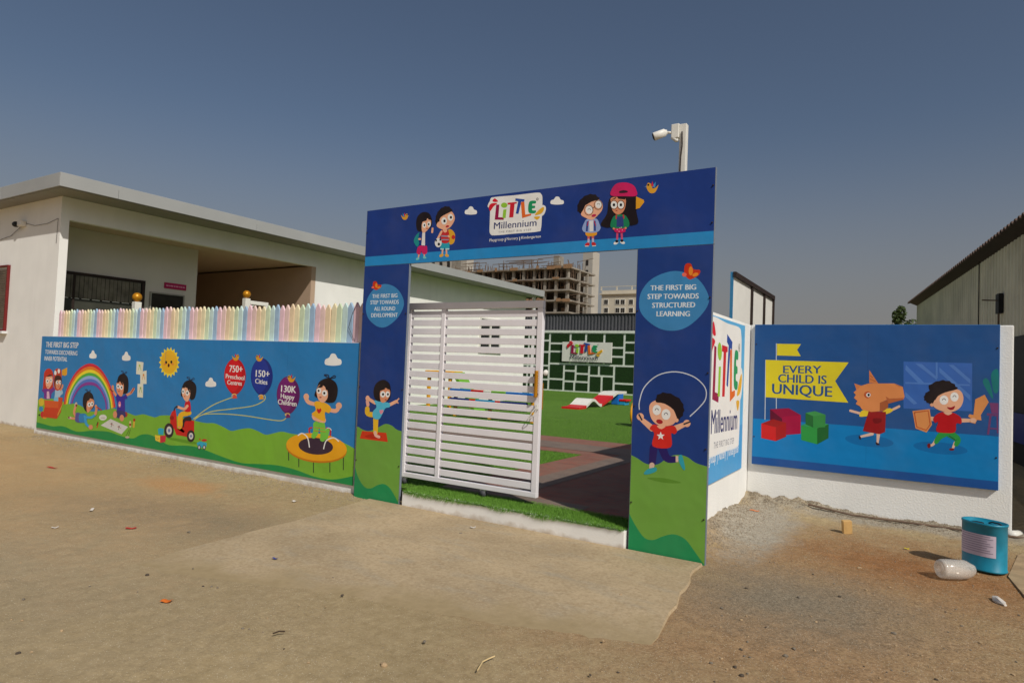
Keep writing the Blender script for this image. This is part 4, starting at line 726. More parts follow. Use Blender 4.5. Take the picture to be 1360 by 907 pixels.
def paver_mat(name, c1, c2):
    mt, n, b = new_mat(name); b.inputs['Roughness'].default_value = 0.85
    g = n.nodes.new('ShaderNodeNewGeometry'); br = n.nodes.new('ShaderNodeTexBrick'); n.links.new(g.outputs['Position'], br.inputs['Vector'])
    br.inputs['Scale'].default_value = 1.0; br.inputs['Brick Width'].default_value = 0.22; br.inputs['Row Height'].default_value = 0.11; br.inputs['Mortar Size'].default_value = 0.006
    br.inputs['Color1'].default_value = c1; br.inputs['Color2'].default_value = c2; br.inputs['Mortar'].default_value = rgb(96, 84, 72)
    z = n.nodes.new('ShaderNodeTexNoise'); z.inputs['Scale'].default_value = 3.5; z.inputs['Detail'].default_value = 6; n.links.new(g.outputs['Position'], z.inputs['Vector'])
    x = n.nodes.new('ShaderNodeMix'); x.data_type = 'RGBA'; n.links.new(z.outputs[0], x.inputs[0]); n.links.new(br.outputs['Color'], x.inputs[6]); x.inputs[7].default_value = rgb(136, 108, 92)
    n.links.new(x.outputs[2], b.inputs['Base Color']); return mt
M_PRED = paver_mat('red_pavers', rgb(150, 72, 56), rgb(124, 58, 48)); M_PGRY = paver_mat('grey_pavers', rgb(112, 108, 102), rgb(92, 90, 88))
pv = empty('paving', (-3.5, 7, YZ)); tag(pv, kind='structure')
def sheet(name, m_, rects, z):
    q = MB()
    for x0, y0, x1, y1 in rects: q.mesh([(x0, y0, z), (x1, y0, z), (x1, y1, z), (x0, y1, z)], [(0, 1, 2, 3)])
    return q.build(name, m_, pv)
sheet('red_paving', M_PRED, [(-4.28, 5.52, -1.9, 9.1), (-12.6, 9.1, -1.9, 11.05)], YZ+0.004)
sheet('grey_paving', M_PGRY, [(-3.8, 5.78, -3.42, 9.5), (-12.6, 9.5, -3.42, 10.3), (-4.28, 5.5, -2.6, 5.76), (-2.2, 5.78, -1.95, 9.3)], YZ+0.008)
# blades of turf along the threshold
def blades(name, rects, zbase, h, wd, fringe=None):
    rng = np.random.default_rng(3); V = []; F = []
    for x0, y0, x1, y1, n in rects:
        for _ in range(n):
            x, y = rng.uniform(x0, x1), rng.uniform(y0, y1); a = rng.uniform(0, 6.28); hh = h*rng.uniform(0.6, 1.2); lean = rng.normal(0, 0.5, 2)*hh
            i = len(V); V += [(x-math.cos(a)*wd, y-math.sin(a)*wd, zbase), (x+math.cos(a)*wd, y+math.sin(a)*wd, zbase), (x+lean[0], y+lean[1], zbase+hh)]; F.append((i, i+1, i+2))
    if fringe:
        x0, x1, y, z, n = fringe
        for _ in range(n):
            x = rng.uniform(x0, x1); cl = 0.5+0.5*math.sin(x*9+2*math.sin(x*4)); dn = rng.uniform(0.0, 0.045)*(0.35+cl); i = len(V)
            V += [(x-wd, y+0.005, z), (x+wd, y+0.005, z), (x+rng.normal(0, .015), y-rng.uniform(0.006, 0.03), z+rng.uniform(0.0, 0.02)-dn)]; F.append((i, i+1, i+2))
    me = bpy.data.meshes.new(name); me.from_pydata(V, [], F); me.materials.append(M_BLADE); me.update()
    o = bpy.data.objects.new(name, me); COL.objects.link(o); return o
M_BLADE = mat('turf_blades', rgb(104, 148, 54), 0.6, var=0.35, scale=60, spec=0.2)
tag(blades('grass', [(-4.44, 5.13, -2.0, 5.56, 26000), (-4.9, 5.4, -4.28, 9.1, 12000), (-12.6, 11.05, -3.2, 15, 26000)], YZ-0.005, 0.028, 0.0022, fringe=(-4.42, -2.02, 5.13, YZ-0.002, 2600)), kind='stuff')

# ------------------------------------------------------------------ school building
XW = -12.93; YF = 5.42; BX = -24.0; YE = 21.8
bld = empty('school_building', (-16, 13, 0), 'low white building with flat grey overhanging roof and open veranda, left of the arch', 'building')
mb = MB()
mb.box((BX, YF, -0.1), (XW, YF+0.14, 4.2))                                  # front wall
mb.box((XW-0.14, YF+0.141, 3.8), (XW-0.001, 11.241, 4.2))                       # lintel over the veranda
mb.box((XW-0.14, 11.241, -0.1), (XW, YE, 4.2))                                # wall beyond
mb.box((BX, YE-0.14, -0.1), (XW-0.141, YE-0.001, 4.2)); mb.box((BX-0.14, YF, -0.1), (BX-0.001, YE, 4.2))
mb.build('wall', M_WALLW, bld)
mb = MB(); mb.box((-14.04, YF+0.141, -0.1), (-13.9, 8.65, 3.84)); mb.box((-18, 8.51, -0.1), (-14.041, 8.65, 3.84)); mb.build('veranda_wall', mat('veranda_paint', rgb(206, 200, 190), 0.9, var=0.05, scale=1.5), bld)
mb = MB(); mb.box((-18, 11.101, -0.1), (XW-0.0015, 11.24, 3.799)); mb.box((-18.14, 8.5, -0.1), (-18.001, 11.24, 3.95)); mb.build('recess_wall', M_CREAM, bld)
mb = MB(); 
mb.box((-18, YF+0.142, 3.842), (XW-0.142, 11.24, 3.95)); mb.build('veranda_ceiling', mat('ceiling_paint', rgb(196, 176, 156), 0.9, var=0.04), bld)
# roof: soffit, fascia panels
XO, YO, YB = XW+0.72, 5.07, 22.0
mb = MB(); mb.box((BX-0.7, YO+0.03, 4.2), (XO-0.03, YB-0.03, 4.36)); rf = mb.build('roof', M_SOFFIT, bld)
def fascia(y0, y1): q = MB(); q.bbox((XO-0.03, y0, 4.215), (XO, y1-0.006, 4.45), 0.004); q.build('fascia_panel', M_FASCIA, rf)
yy = YO
for st in (0.95, 2.9, 2.9, 2.9, 2.9, 2.9, 3.0):
    y2 = min(YB, yy+st); fascia(yy, y2); yy = y2
xx = XO-0.031
for st in (2.3, 2.9, 2.9, 2.9):
    q = MB(); q.bbox((xx-st+0.006, YO, 4.215), (xx, YO+0.03, 4.45), 0.004); q.build('fascia_panel', M_FASCIA, rf); xx -= st
mb = MB(); mb.box((BX-0.7, YO+0.001, 4.362), (XO-0.001, YB, 4.44)); mb.build('roof_sheet', M_FASCIA, rf)
mb = MB(); mb.box((XO-0.34, YB-.3, 0.1), (XO-0.26, YB-.22, 4.2)); mb.build('post', M_TRIM, bld)
# front window (red-brown frame, slatted blind)
def window(par, pts_fn, name, m_frame, pane_m):
    pass
mb = MB(); z0, z1, x1 = 1.77, 3.05, -14.84; x0 = -17.2
for a, b_ in (((x0, YF-0.05, z0), (x1, YF-0.001, z0+0.03)), ((x0, YF-0.05, z1-0.03), (x1, YF-0.001, z1)), ((x0, YF-0.05, z0+.03), (x0+.03, YF-0.001, z1-.03)), ((x1-.03, YF-0.05, z0+.03), (x1, YF-0.001, z1-.03))): mb.box(a, b_)
fr = mb.build('window', M_REDF, bld)
mb = MB()
for i in range(24): mb.box((x0+.03, YF-0.03, z0+.06+i*.048), (x1-.03, YF-0.012, z0+.06+i*.048+.038))
mb.build('shutter', mat('brown_slats', rgb(104, 90, 76), 0.7, var=0.25, scale=6), fr)
mb = MB(); mb.box((x0-.03, YF-0.09, z0-.05), (x1+.04, YF-0.001, z0-.002)); mb.build('sill', M_TRIM, fr)
# veranda window with glazing bars, door, small magenta plate
XV = -13.9
mb = MB()
for a, b_ in (((XV+.001, 5.6, 2.93), (XV+.04, 7.48, 2.98)), ((XV+.001, 5.6, 1.0), (XV+.04, 7.48, 1.05)), ((XV+.001, 7.42, 1.05), (XV+.04, 7.48, 2.93)), ((XV+.001, 5.6, 1.05), (XV+.04, 5.66, 2.93)), ((XV+.001, 6.1, 1.05), (XV+.035, 6.14, 2.93))): mb.box(a, b_)
wv = mb.build('window', M_ANGLE, bld)
mb = MB(); mb.box((XV+.002, 5.66, 1.05), (XV+.012, 7.42, 2.93)); mb.build('pane', M_GLASS, wv)
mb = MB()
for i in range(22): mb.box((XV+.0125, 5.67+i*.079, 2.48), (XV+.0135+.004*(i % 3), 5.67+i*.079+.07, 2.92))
mb.build('pane_reflection', mat('reflection_grey', rgb(112, 106, 94), .7, var=.45, scale=5), wv)  # grey strips colour in the reflection on the upper glass
mb = MB(); mb.box((XV+.0125, 5.66, 1.05), (XV+.0135, 7.42, 2.45)); mb.build('lower_pane', mat('dull_pane', rgb(66, 66, 58), .5, var=.2), wv)
mb = MB()
for i in range(9): mb.box((XV+.019, 5.7+i*.19, 2.46), (XV+.025, 5.84+i*.19, 2.472))
mb.build('glazing_strip', M_WPL, wv)
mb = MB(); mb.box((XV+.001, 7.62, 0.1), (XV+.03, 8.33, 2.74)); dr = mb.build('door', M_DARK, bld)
mb = MB()
mb.box((XV+.001, 7.595, 0.1), (XV+.05, 7.62, 2.77)); mb.box((XV+.001, 8.33, 0.1), (XV+.05, 8.355, 2.77)); mb.box((XV+.001, 7.62, 2.741), (XV+.05, 8.33, 2.77)); mb.build('door_frame', mat('grey_frame', rgb(150,146,138), .6), dr)
pl = empty('name_plate', (XV+0.01, 8.15, 2.94), 'small magenta name plate above the dark veranda door', 'sign')
mb = MB(); mb.bbox((XV+.001, 7.9, 2.88), (XV+.02, 8.4, 3.01), 0.003); mb.build('plate', mat('magenta_board', rgb(170, 20, 80), 0.4), pl)
P = Print((XV+.02, 0, 0), (0, 1, 0), (0, 0, 1), (1, 0, 0), lambda x, y: on_x(x, y, XV+.02))
for x_, w_ in ((7.94, .05), (8.0, .02), (8.03, .07), (8.115, .03), (8.155, .06), (8.23, .02), (8.26, .045), (8.315, .05)): P.add([(x_, 2.93), (x_+w_, 2.93), (x_+w_, 2.96), (x_, 2.96)], [[0, 1, 2, 3]], (215, 140, 170))
P.build('lettering', pl)
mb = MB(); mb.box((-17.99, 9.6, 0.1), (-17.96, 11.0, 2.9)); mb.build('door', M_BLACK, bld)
# wall beyond: windows
for y0, y1, zz0, zz1 in ((18.65, 20.0, 2.0, 3.15),):
    mb = MB(); X = XW+.001
    for a, b_ in (((X, y0, zz0), (X+.05, y1, zz0+.05)), ((X, y0, zz1-.05), (X+.05, y1, zz1)), ((X, y0, zz0+.05), (X+.05, y0+.05, zz1-.05)), ((X, y1-.05, zz0+.05), (X+.05, y1, zz1-.05)), ((X, (y0+y1)/2-.04, zz0+.05), (X+.05, (y0+y1)/2+.04, zz1-.05))): mb.box(a, b_)
    wn = mb.build('window', M_WPL, bld); mb = MB(); mb.box((X, y0+.05, zz0+.05), (X+.01, y1-.05, zz1-.05)); mb.build('pane', M_GLASS, wn)
    mb = MB(); mb.box((X, y0-.05, zz0-.06), (X+.09, y1+.05, zz0-.002)); mb.build('sill', M_WPL, wn)
# dome camera and cables on the front wall
dc = empty('dome_camera', (-14.45, YF, 3.81), 'small dark dome camera on the front wall under the left eave', 'security camera')
mb = MB(); mb.smooth = True; mb.ball((-14.5, YF-0.09, 3.8), (0.075, 0.06, 0.055)); mb.build('lens_dome', M_BLACK, dc)
mb = MB(); mb.bbox((-14.44, YF-0.1, 3.76), (-14.28, YF-0.001, 3.86), 0.012); mb.build('housing', M_WPL, dc)
mb = MB(); mb.tube([(-13.0, YF-.012, 3.8), (-13.4, YF-.012, 3.74), (-13.9, YF-.012, 3.74), (-14.3, YF-.012, 3.82)], 0.0035); mb.tube([(-13.0, YF-.012, 3.8), (-13.02, YF-.012, 3.35)], 0.0035)
tag(mb.build('cable', M_ANGLE), 'thin cable sagging from the dome camera to the building corner', 'cable')
mb = MB(); mb.tube([(-14.5, YF-.02, 3.75), (-14.9, YF-.012, 3.62), (-15.6, YF-.012, 3.56), (-16.4, YF-.012, 3.6)], 0.0035)
tag(mb.build('cable', M_ANGLE), 'thin cable running left from the dome camera to the photo edge', 'cable')
vc = empty('bullet_camera', (-17.9, 10.9, 3.78), 'tiny camera high on the inner wall of the veranda recess', 'security camera')
mb = MB(); mb.tube([(-18.0, 10.85, 3.72), (-17.8, 10.8, 3.7)], 0.03); mb.build('camera_arm', M_WPL, vc)
mb = MB(); mb.tube([(-17.8, 10.8, 3.7), (-17.62, 10.72, 3.66)], 0.05); mb.build('camera_body', M_BLACK, vc)

# white gate posts with gold balls beside the veranda
def ball_post(x, y, zt_, label, frame=False):
    t = empty('gate_post', (x, y, YZ), label, 'post', 'white posts with gold balls')
    q = MB(); q.bbox((x-.06, y-.06, YZ), (x+.06, y+.06, zt_), .008); q.build('shaft', M_WPL, t)
    q = MB(); q.smooth = True; q.ball((x, y, zt_+.09), .085, 16); q.build('finial_ball', M_GOLD, t)
ball_post(-12.3, 6.5, 2.4, 'white post with a gold ball on top, in front of the veranda window')
ball_post(-12.3, 8.82, 2.72, 'white post with a gold ball, joined to the white frame before the veranda recess')
wf = empty('picket_gate', (-12.3, 9.1, YZ), 'white open frame gate standing beside the farther gold ball post', 'gate')
mb = MB(); mb.bbox((-12.34, 8.885, 2.6), (-12.26, 9.36, 2.68), .006); mb.build('rail', M_WPL, wf)
mb = MB(); mb.bbox((-12.34, 9.28, YZ), (-12.26, 9.36, 2.598), .006); mb.build('stile', M_WPL, wf)
mb = MB(); mb.bbox((-12.33, 8.885, 2.36), (-12.27, 9.278, 2.43), .006); mb.build('rail', M_WPL, wf)
mb = MB(); mb.prism([(-12.32, 8.885, 2.52), (-12.32, 8.97, 2.598), (-12.32, 9.02, 2.598), (-12.32, 8.885, 2.46)], (.04, 0, 0)); mb.build('brace', M_WPL, wf)
pb = empty('handrail', (-12.2, 11, YZ), 'plain white horizontal rail showing over the picket fence at the foot of the building', 'rail')
mb = MB(); mb.bbox((-12.2, 9.8, 2.36), (-12.12, 12.35, 2.62), .006); mb.build('rail', M_GATE, pb)
for y in (9.9, 12.2): mb = MB(); mb.bbox((-12.2, y, YZ), (-12.12, y+.08, 2.359), .004); mb.build('leg', M_GATE, pb)

# ------------------------------------------------------------------ low front wall, poster board, picket fence
YP = 5.2
c0, c1 = on_y(57, 446, YP), on_y(478.5, 456, YP); b0, b1 = on_y(47, 567.5, YP), on_y(469, 645.5, YP)
LX0, LX1, LZ1, LZ0 = (c0[0]+b0[0])/2, min((c1[0]+b1[0])/2, -5.14), (c0[2]+c1[2])/2, (b0[2]+b1[2])/2
mb = MB(); mb.bbox((XW+0.002, YP+0.02, -0.1), (-4.75, YP+0.22, LZ1+0.0), .006); tag(mb.build('boundary_wall', M_STUCCO), 'low white plastered front wall behind the long printed board', 'wall')
bd = empty('poster_board', (LX0, YP, LZ0), 'long printed board with rainbow, sun, balloons and playing children on the low left wall', 'board')
mb = MB(); mb.bbox((LX0, YP, LZ0), (LX1, YP+.018, LZ1), .003); mb.build('backing_board', M_TRIM, bd)
P = Print((0, YP, 0), (1, 0, 0), (0, 0, 1), (0, -1, 0), lambda x, y: on_y(x, y, YP)); art_left(P, LX0+.003, LX1-.003, LZ0+.003, LZ1-.003); seams(P, (-11.6, -10.3, -9.0, -7.7, -6.4), LZ1-.35, LZ1-.004, (38, 110, 170)); P.build('print', bd, base=.001)
pf = empty('picket_fence', (-9, 5.33, LZ1), 'row of pointed pastel rainbow pickets on top of the low left wall', 'fence')
n_p = 79; pit = 0.0912
for i in range(n_p):
    x = -12.45+i*pit+random.uniform(-.002, .002); dz = random.uniform(-.012, .012); wd_ = .088; tl = random.uniform(-.006, .006)
    q = MB(); y = 5.29; zt_ = 2.14+dz
    pr = [(x, y, LZ1+.002), (x+wd_, y, LZ1+.002), (x+wd_+tl, y, zt_-.065), (x+wd_*.62+tl, y, zt_-.01), (x+wd_*.5+tl, y, zt_), (x+wd_*.38+tl, y, zt_-.01), (x+tl, y, zt_-.065)]
    q.prism(pr, (0, .024, 0)); o = q.build('picket', PASTEL[i % 7], pf)
    bv = o.modifiers.new('bevel', 'BEVEL'); bv.width = .007; bv.segments = 2
mb = MB(); mb.bbox((-12.44, 5.3142, 1.84), (-5.2, 5.35, 1.9), .004); mb.build('rail', M_WPL, pf)
mb = MB(); mb.tube([(-5.38, 5.285, 1.7), (-5.47, 5.27, 1.86), (-5.42, 5.27, 2.02), (-5.36, 5.28, 2.13)], .0025); mb.tube([(-5.25, 5.28, 1.7), (-5.245, 5.27, 2.15)], .004)
tag(mb.build('wire', M_ANGLE), 'thin loose wire curled against the last pickets beside the arch', 'wire')

# ------------------------------------------------------------------ entrance arch
YG = 5.158
p = lambda x, y: on_y(x, y, YG)
GX0, GX1 = -5.155, -1.338; GZ = 3.147; GIX0, GIX1, GIZ = -4.50, -1.98, 2.526
ar = empty('entrance_arch', ((GX0+GX1)/2, YG, 0), 'tall blue printed entrance arch of two pillars and a header with the school name', 'arch')
TH = 0.028
for a, b_, nm, art in (((GX0, 0.0, -0.015), (GIX0, 0, GIZ-.001), 'pillar_panel', art_pillar_left), ((GIX1, 0, -0.03), (GX1, 0, GIZ-.001), 'pillar_panel', art_pillar_right), ((GX0, 0, GIZ), (GX1, 0, GZ), 'header_panel', art_header)):
    q = MB(); q.bbox((a[0], YG, a[2]), (b_[0], YG+TH, b_[2]), .003); pn = q.build(nm, M_BACK, ar)
    P = Print((0, YG, 0), (1, 0, 0), (0, 0, 1), (0, -1, 0), lambda x, y: on_y(x, y, YG)); art(P, a[0]+.006, b_[0]-.006, a[2]+.002, b_[2]-.002); P.build('print', pn, base=.001)
mb = MB()
for x in (GX0+.05, GIX0-.1, GIX1+.05, GX1-.1): mb.box((x, YG+TH+.001, 0), (x+.05, YG+TH+.05, GZ-.03))
mb.box((GX0+.1, YG+TH+.001, GZ-.1), (GX1-.1, YG+TH+.05, GZ-.05)); mb.build('support_frame', M_ANGLE, ar)

for x, zs_ in ((GX0+.02, (.4, 1.2, 2.0, 2.9)), (GX1-.02, (.35, .9, 1.5, 2.1, 2.7, 3.0)), (GIX1+.02, (.4, 1.2, 2.0)), (GIX0-.02, (.4, 1.2, 2.0))):
    for z in zs_: q = MB(); q.ball((x, YG-.006, z), .007, 8); q.build('screw', M_ANGLE, ar)
# sliding gate
GA, GB, GY, Z0, Z1 = -5.1, -3.02, 5.42, 0.24, 2.137
sg = empty('sliding_gate', ((GA+GB)/2, GY, YZ), 'white sliding gate of horizontal slats half closing the entrance', 'gate')
npit = 19; zb = Z0+.06; pz = (Z1-.075-zb)/npit
for i in range(npit):
    q = MB(); q.bbox((GA+.03, GY+.008, zb+i*pz+.012), (GB-.05, GY+.03, zb+i*pz+pz-.016), .003); q.build('slat', M_GATE, sg)
for x0, x1 in ((-4.715, -4.675), (-4.255, -4.205), (GB-.058, GB)):
    q = MB(); q.bbox((x0, GY, Z0+.05), (x1, GY+.05, Z1-.071), .003); q.build('stile', M_GATE, sg)
q = MB(); q.bbox((GA, GY-.002, Z1-.07), (GB, GY+.052, Z1), .004); q.build('top_rail', M_GATE, sg)
q = MB(); q.bbox((GA, GY-.002, Z0), (GB, GY+.052, Z0+.05), .004); q.build('bottom_rail', M_GATE, sg)
for x in (-3.645, -4.69):
    q = MB(); q.box((x-.03, GY+.012, YZ+.05), (x+.03, GY+.04, Z0-.001)); wb = q.build('wheel_bracket', M_WPL, sg)
    q = MB(); q.smooth = True; q.tube([(x, GY+.005, YZ+.036), (x, GY+.047, YZ+.036)], .036, 16); q.build('wheel', M_CORR, wb)
for y, zt0 in ((GY-.03, 1.2), (GY+.08, 1.08)):
    q = MB(); q.smooth = True; zz = zt0; R_ = []; Pp = []
    for k in range(16): Pp += [(GB-.028, y, zz), (GB-.028, y, zz+.009)]; R_ += [.014, .025]; zz += .0165
    q.tube(Pp, R_, 10); hd = q.build('handle', M_GOLD if y < GY else M_GOLD, sg)
    q = MB(); q.box((GB-.04, min(y, GY+.02), zt0+.02), (GB-.018, max(y, GY+.03), zt0+.035)); q.build('handle_stud', M_BLACK, hd)
q = MB(); q.bbox((GB-.035, GY-.03, 1.085), (GB-.005, GY-.003, 1.135), .004); lt = q.build('latch', M_WPL, sg)
q = MB(); q.tube([(GB-.02, GY-.032, 1.1), (GB-.05, GY-.045, 1.06), (GB-.09, GY-.045, 1.0), (GB-.085, GY-.045, 0.985), (GB-.04, GY-.045, 1.02), (GB-.012, GY-.036, 1.085)], .005); q.build('latch_loop', M_WPL, lt)
q = MB(); q.smooth = True; q.ball((GB+.02, GY+.07, 1.44), (.025, .03, .03)); q.build('knob', M_WPL, sg)

# camera pole behind the header
cp = empty('camera_pole', (-1.69, 5.42, 0), 'pale square pole rising behind the arch with a white bullet camera', 'camera pole')
mb = MB(); mb.bbox((-1.725, 5.4, 0), (-1.665, 5.46, 3.64), .004); mb.build('pole', M_WPL, cp)
mb = MB(); mb.bbox((-1.795, 5.385, 3.52), (-1.726, 5.455, 3.645), .006); mb.build('junction_box', M_WPL, cp)
mb = MB(); mb.smooth = True; mb.tube([(-1.79, 5.40, 3.535), (-1.75, 5.40, 3.50), (-1.735, 5.40, 3.5)], .016); mb.tube([(-1.795, 5.40, 3.575), (-1.83, 5.39, 3.58)], .012); mb.build('arm', M_WPL, cp)
mb = MB(); mb.smooth = True; mb.tube([(-1.83, 5.39, 3.583), (-1.846, 5.385, 3.58), (-1.848, 5.384, 3.58), (-1.935, 5.355, 3.548), (-1.94, 5.353, 3.546)], [.02, .026, .034, .036, .034], 16); cbd = mb.build('camera_body', M_WPL, cp)
mb = MB(); mb.smooth = True; mb.tube([(-1.9405, 5.3528, 3.5458), (-1.945, 5.351, 3.544)], [.033, .024], 16); mb.build('lens', M_BLACK, cbd)
mb = MB(); mb.tube([(-1.7, 5.394, 3.57), (-1.695, 5.392, 3.45), (-1.705, 5.392, 3.35), (-1.71, 5.392, 3.1)], .006, 6); mb.build('cable', M_ANGLE, cp)

# ------------------------------------------------------------------ right-hand walls and boards
WX = -1.62; YR = 8.0; WH = 2.09
mb = MB(); mb.bbox((WX-.15, YG+TH+.06, -.1), (WX, YR+.15, WH), .008); mb.bbox((WX+.001, YR, -.1), (0.872, YR+.15, WH), .012)
tag(mb.build('boundary_wall', M_STUCCO), 'white stuccoed wall turning a corner right of the arch, carrying two boards', 'wall')
sb = empty('poster_board', (WX, 6.6, .5), 'pale blue board with the colourful school logo on the side wall behind the right pillar', 'board')
SY0, SY1, SZ0, SZ1 = 5.3, 7.62, 0.44, 2.055
q = MB(); q.bbox((WX+.001, SY0, SZ0), (WX+.016, SY1, SZ1), .002); q.build('backing_board', M_TRIM, sb)
P = Print((WX+.016, 0, 0), (0, 1, 0), (0, 0, 1), (1, 0, 0), lambda x, y: on_x(x, y, WX+.016))
P.add([(SY0+.003, SZ0+.003), (SY1-.003, SZ0+.003), (SY1-.003, SZ1-.003), (SY0+.003, SZ1-.003)], [[0, 1, 2, 3]], (96, 176, 226))
P.add([(SY0+.004, SZ0+.004), (SY1-.004, SZ0+.004), (SY1-.004, SZ0+.5), (SY0+.004, SZ0+.42)], [[0, 1, 2, 3]], (78, 160, 216))
HP = Print((0, YG, 0), (1, 0, 0), (0, 0, 1), (0, -1, 0), lambda x, y: on_y(x, y, YG))
HP.frame(640, 250, 11.33)
la, lb = HP.uv((122, 700)), HP.uv((912, 160)); lc = HP.uv((128, 170)); ld = HP.uv((890, 610))
hx0, hx1 = HP.uv((120, 400))[0], HP.uv((908, 400))[0]; hz0, hz1 = min(la[1], ld[1])+.005, max(lb[1], lc[1])
def side_map(y0, y1, z0, z1):
    def f(q):
        h = on_y(q[0], q[1], YG); return (y0+(h[0]-hx0)/(hx1-hx0)*(y1-y0), z0+(h[2]-hz0)/(hz1-hz0)*(z1-z0))
    return f
P.xf = side_map(6.12, 7.47, 0.76, 1.98); P.frame(640, 250, 11.33); logo(P); P.xf = None
for t, a, b_ in (('Playgroup', 6.02, 6.46), ('|', 6.51, 6.525), ('Nursery', 6.57, 6.87), ('|', 6.92, 6.935), ('Kindergarten', 6.98, 7.44)):
    v_, f_ = text_tris(t, .015); P.add([(a+x*(b_-a), .64+y*.1) for x, y in v_], f_, (225, 232, 240))
P.build('print', sb, base=.001)
rb_ = empty('poster_board', (-.4, YR, .46), 'blue board reading EVERY CHILD IS UNIQUE with blocks and costumed children, on the right wall', 'board')
RX0, RX1, RZ0, RZ1 = -1.56, 0.757, 0.46, 2.092
q = MB(); q.bbox((RX0, YR-.05, RZ0), (RX1, YR-.001, RZ1), .003); q.build('backing_board', mat('board_edge', rgb(70, 130, 190), .5), rb_)
P = Print((0, YR-.05, 0), (1, 0, 0), (0, 0, 1), (0, -1, 0), lambda x, y: on_y(x, y, YR-.05)); art_right(P, RX0+.004, RX1-.003, RZ0+.004, RZ1-.003); seams(P, (-.39,), RZ1-.5, RZ1-.005, (30, 74, 132)); seams(P, (-.39,), RZ0+.14, RZ0+.4, (6, 114, 178)); P.build('print', rb_, base=.001)
for zz in (.78, 1.86):
    for x in (RX0+.02, RX1-.02): mb = MB(); mb.ball((x, YR-.053, zz), .008, 8); mb.build('screw', M_ANGLE, rb_)
# white hoarding with dark angle-iron frame behind the corner
hb = empty('hoarding', (-1.87, 9.4, 2), 'white sheet hoarding in a dark angle-iron frame standing behind the corner of the walls', 'hoarding')
HX, HY0, HY1, HZ0, HZ1 = -1.87, 8.16, 10.85, .2, 2.76
q = MB(); q.box((HX-.02, HY0+.01, HZ0), (HX, HY1-.01, HZ1-.02)); q.build('sheet', M_HOARD, hb)
q = MB()
q.box((HX+.001, HY0-.02, HZ1-.06), (HX+.035, HY1, HZ1)); q.build('top_bar', M_ANGLE, hb)
for y in (HY0+1.02, HY0+1.9, HY1-.04): q = MB(); q.box((HX+.001, y, HZ0), (HX+.03, y+.045, HZ1-.061)); q.build('upright', M_ANGLE, hb)
q = MB(); q.box((HX-.035, HY0-.012, HZ0), (HX+.0, HY0+.008, HZ1-.0)); q.build('blue_edge', mat('blue_edge_sheet', rgb(60, 130, 175), .5), hb)
mb = MB(); mb.box((HX-.15, YR+.16, -.1), (HX-.03, 27, 1.9)); tag(mb.build('boundary_wall', M_STUCCO), 'plain white yard wall behind the hoarding, seen edge on', 'wall')

# ------------------------------------------------------------------ far end of the yard
YH = 32.2
gw = empty('green_wall', (-16, YH, YZ), 'far yard wall clad in artificial grass blocks divided by white joints', 'wall')
q = MB(); q.box((-46, YH, -.1), (-8.5, YH+.3, 3.5)); q.build('wall', M_JOINT, gw)
def split(x0, z0, x1, z1, out, d=0):
    w_, h_ = x1-x0, z1-z0
    if (w_ < 1.45 and h_ < .95) or (d > 4 and w_*h_ < .9): out.append((x0, z0, x1, z1)); return
    t = random.uniform(.36, .64)
    if w_ > h_*1.25: split(x0, z0, x0+w_*t, z1, out, d+1); split(x0+w_*t, z0, x1, z1, out, d+1)
    else: split(x0, z0, x1, z0+h_*t, out, d+1); split(x0, z0+h_*t, x1, z1, out, d+1)
random.seed(8); cells = []
split(-21.2, YZ+.03, -17.4, 3.44, cells); split(-17.4, YZ+.03, -14.9, 1.7, cells); split(-17.4, 1.7, -16.1, 3.44, cells); split(-16.1, 1.7, -12.9, 3.44, cells); split(-14.9, YZ+.03, -12.2, 1.7, cells); split(-12.9, 1.7, -8.6, 3.44, cells); split(-12.2, YZ+.03, -8.6, 1.7, cells)

for x0, z0, x1, z1 in cells:
    q = MB(); q.bbox((x0+.065, YH-.02, z0+.06), (x1-.065, YH-.001, z1-.06), .006); q.build('grass_block', M_HEDGE, gw)
q = MB(); q.box((-46, YH-.06, 3.43), (-8.5, YH+.32, 3.56)); q.build('coping', M_JOINT, gw)
q = MB(); corrugated(q, (-46, YH+.5, 0), (1, 0, 0), lambda s: 3.3, lambda s: 4.5, 187, .2, .04, (0, -1, 0))
sf = empty('sheet_fence', (-16, YH+.5, 0), 'charcoal corrugated sheet fence rising behind the green wall', 'fence'); q.build('corrugated_sheet', M_CORR, sf)
q = MB(); q.box((-46, YH+.44, 4.46), (-8.6, YH+.56, 4.54)); q.build('capping', M_BLACK, sf)
for i in range(9): q = MB(); q.box((-44+i*4, YH+.53, 0), (-43.92+i*4, YH+.61, 4.45)); q.build('post', M_ANGLE, sf)
# logo sign on the green wall
t0, t1 = on_y(747, 454, YH-.12), on_y(812, 482, YH-.12)
ls = empty('logo_sign', (t0[0], YH-.1, t1[2]), 'white sign board with raised colourful school logo on the green wall', 'sign')
SX0, SX1, SGZ0, SGZ1 = t0[0], t1[0], t1[2], t0[2]
q = MB(); q.bbox((SX0, YH-.12, SGZ0), (SX1, YH-.06, SGZ1), .006); q.build('board', M_HOARD, ls)
P = Print((0, YH-.12, 0), (1, 0, 0), (0, 0, 1), (0, -1, 0), lambda x, y: on_y(x, y, YH-.12)); P.extr = .05
mw = SX1-SX0; mh = SGZ1-SGZ0
P.xf = side_map(SX0+.12*mw, SX1-.2*mw, SGZ0+.0*mh, SGZ1+.04*mh); P.frame(640, 250, 11.33)
P.sh = []; _s = P.extr; logo(P, box=False)
for i_, s_ in enumerate(P.sh): P.sh[i_] = s_[:4]+(2,)
P.build('raised_letters', ls)

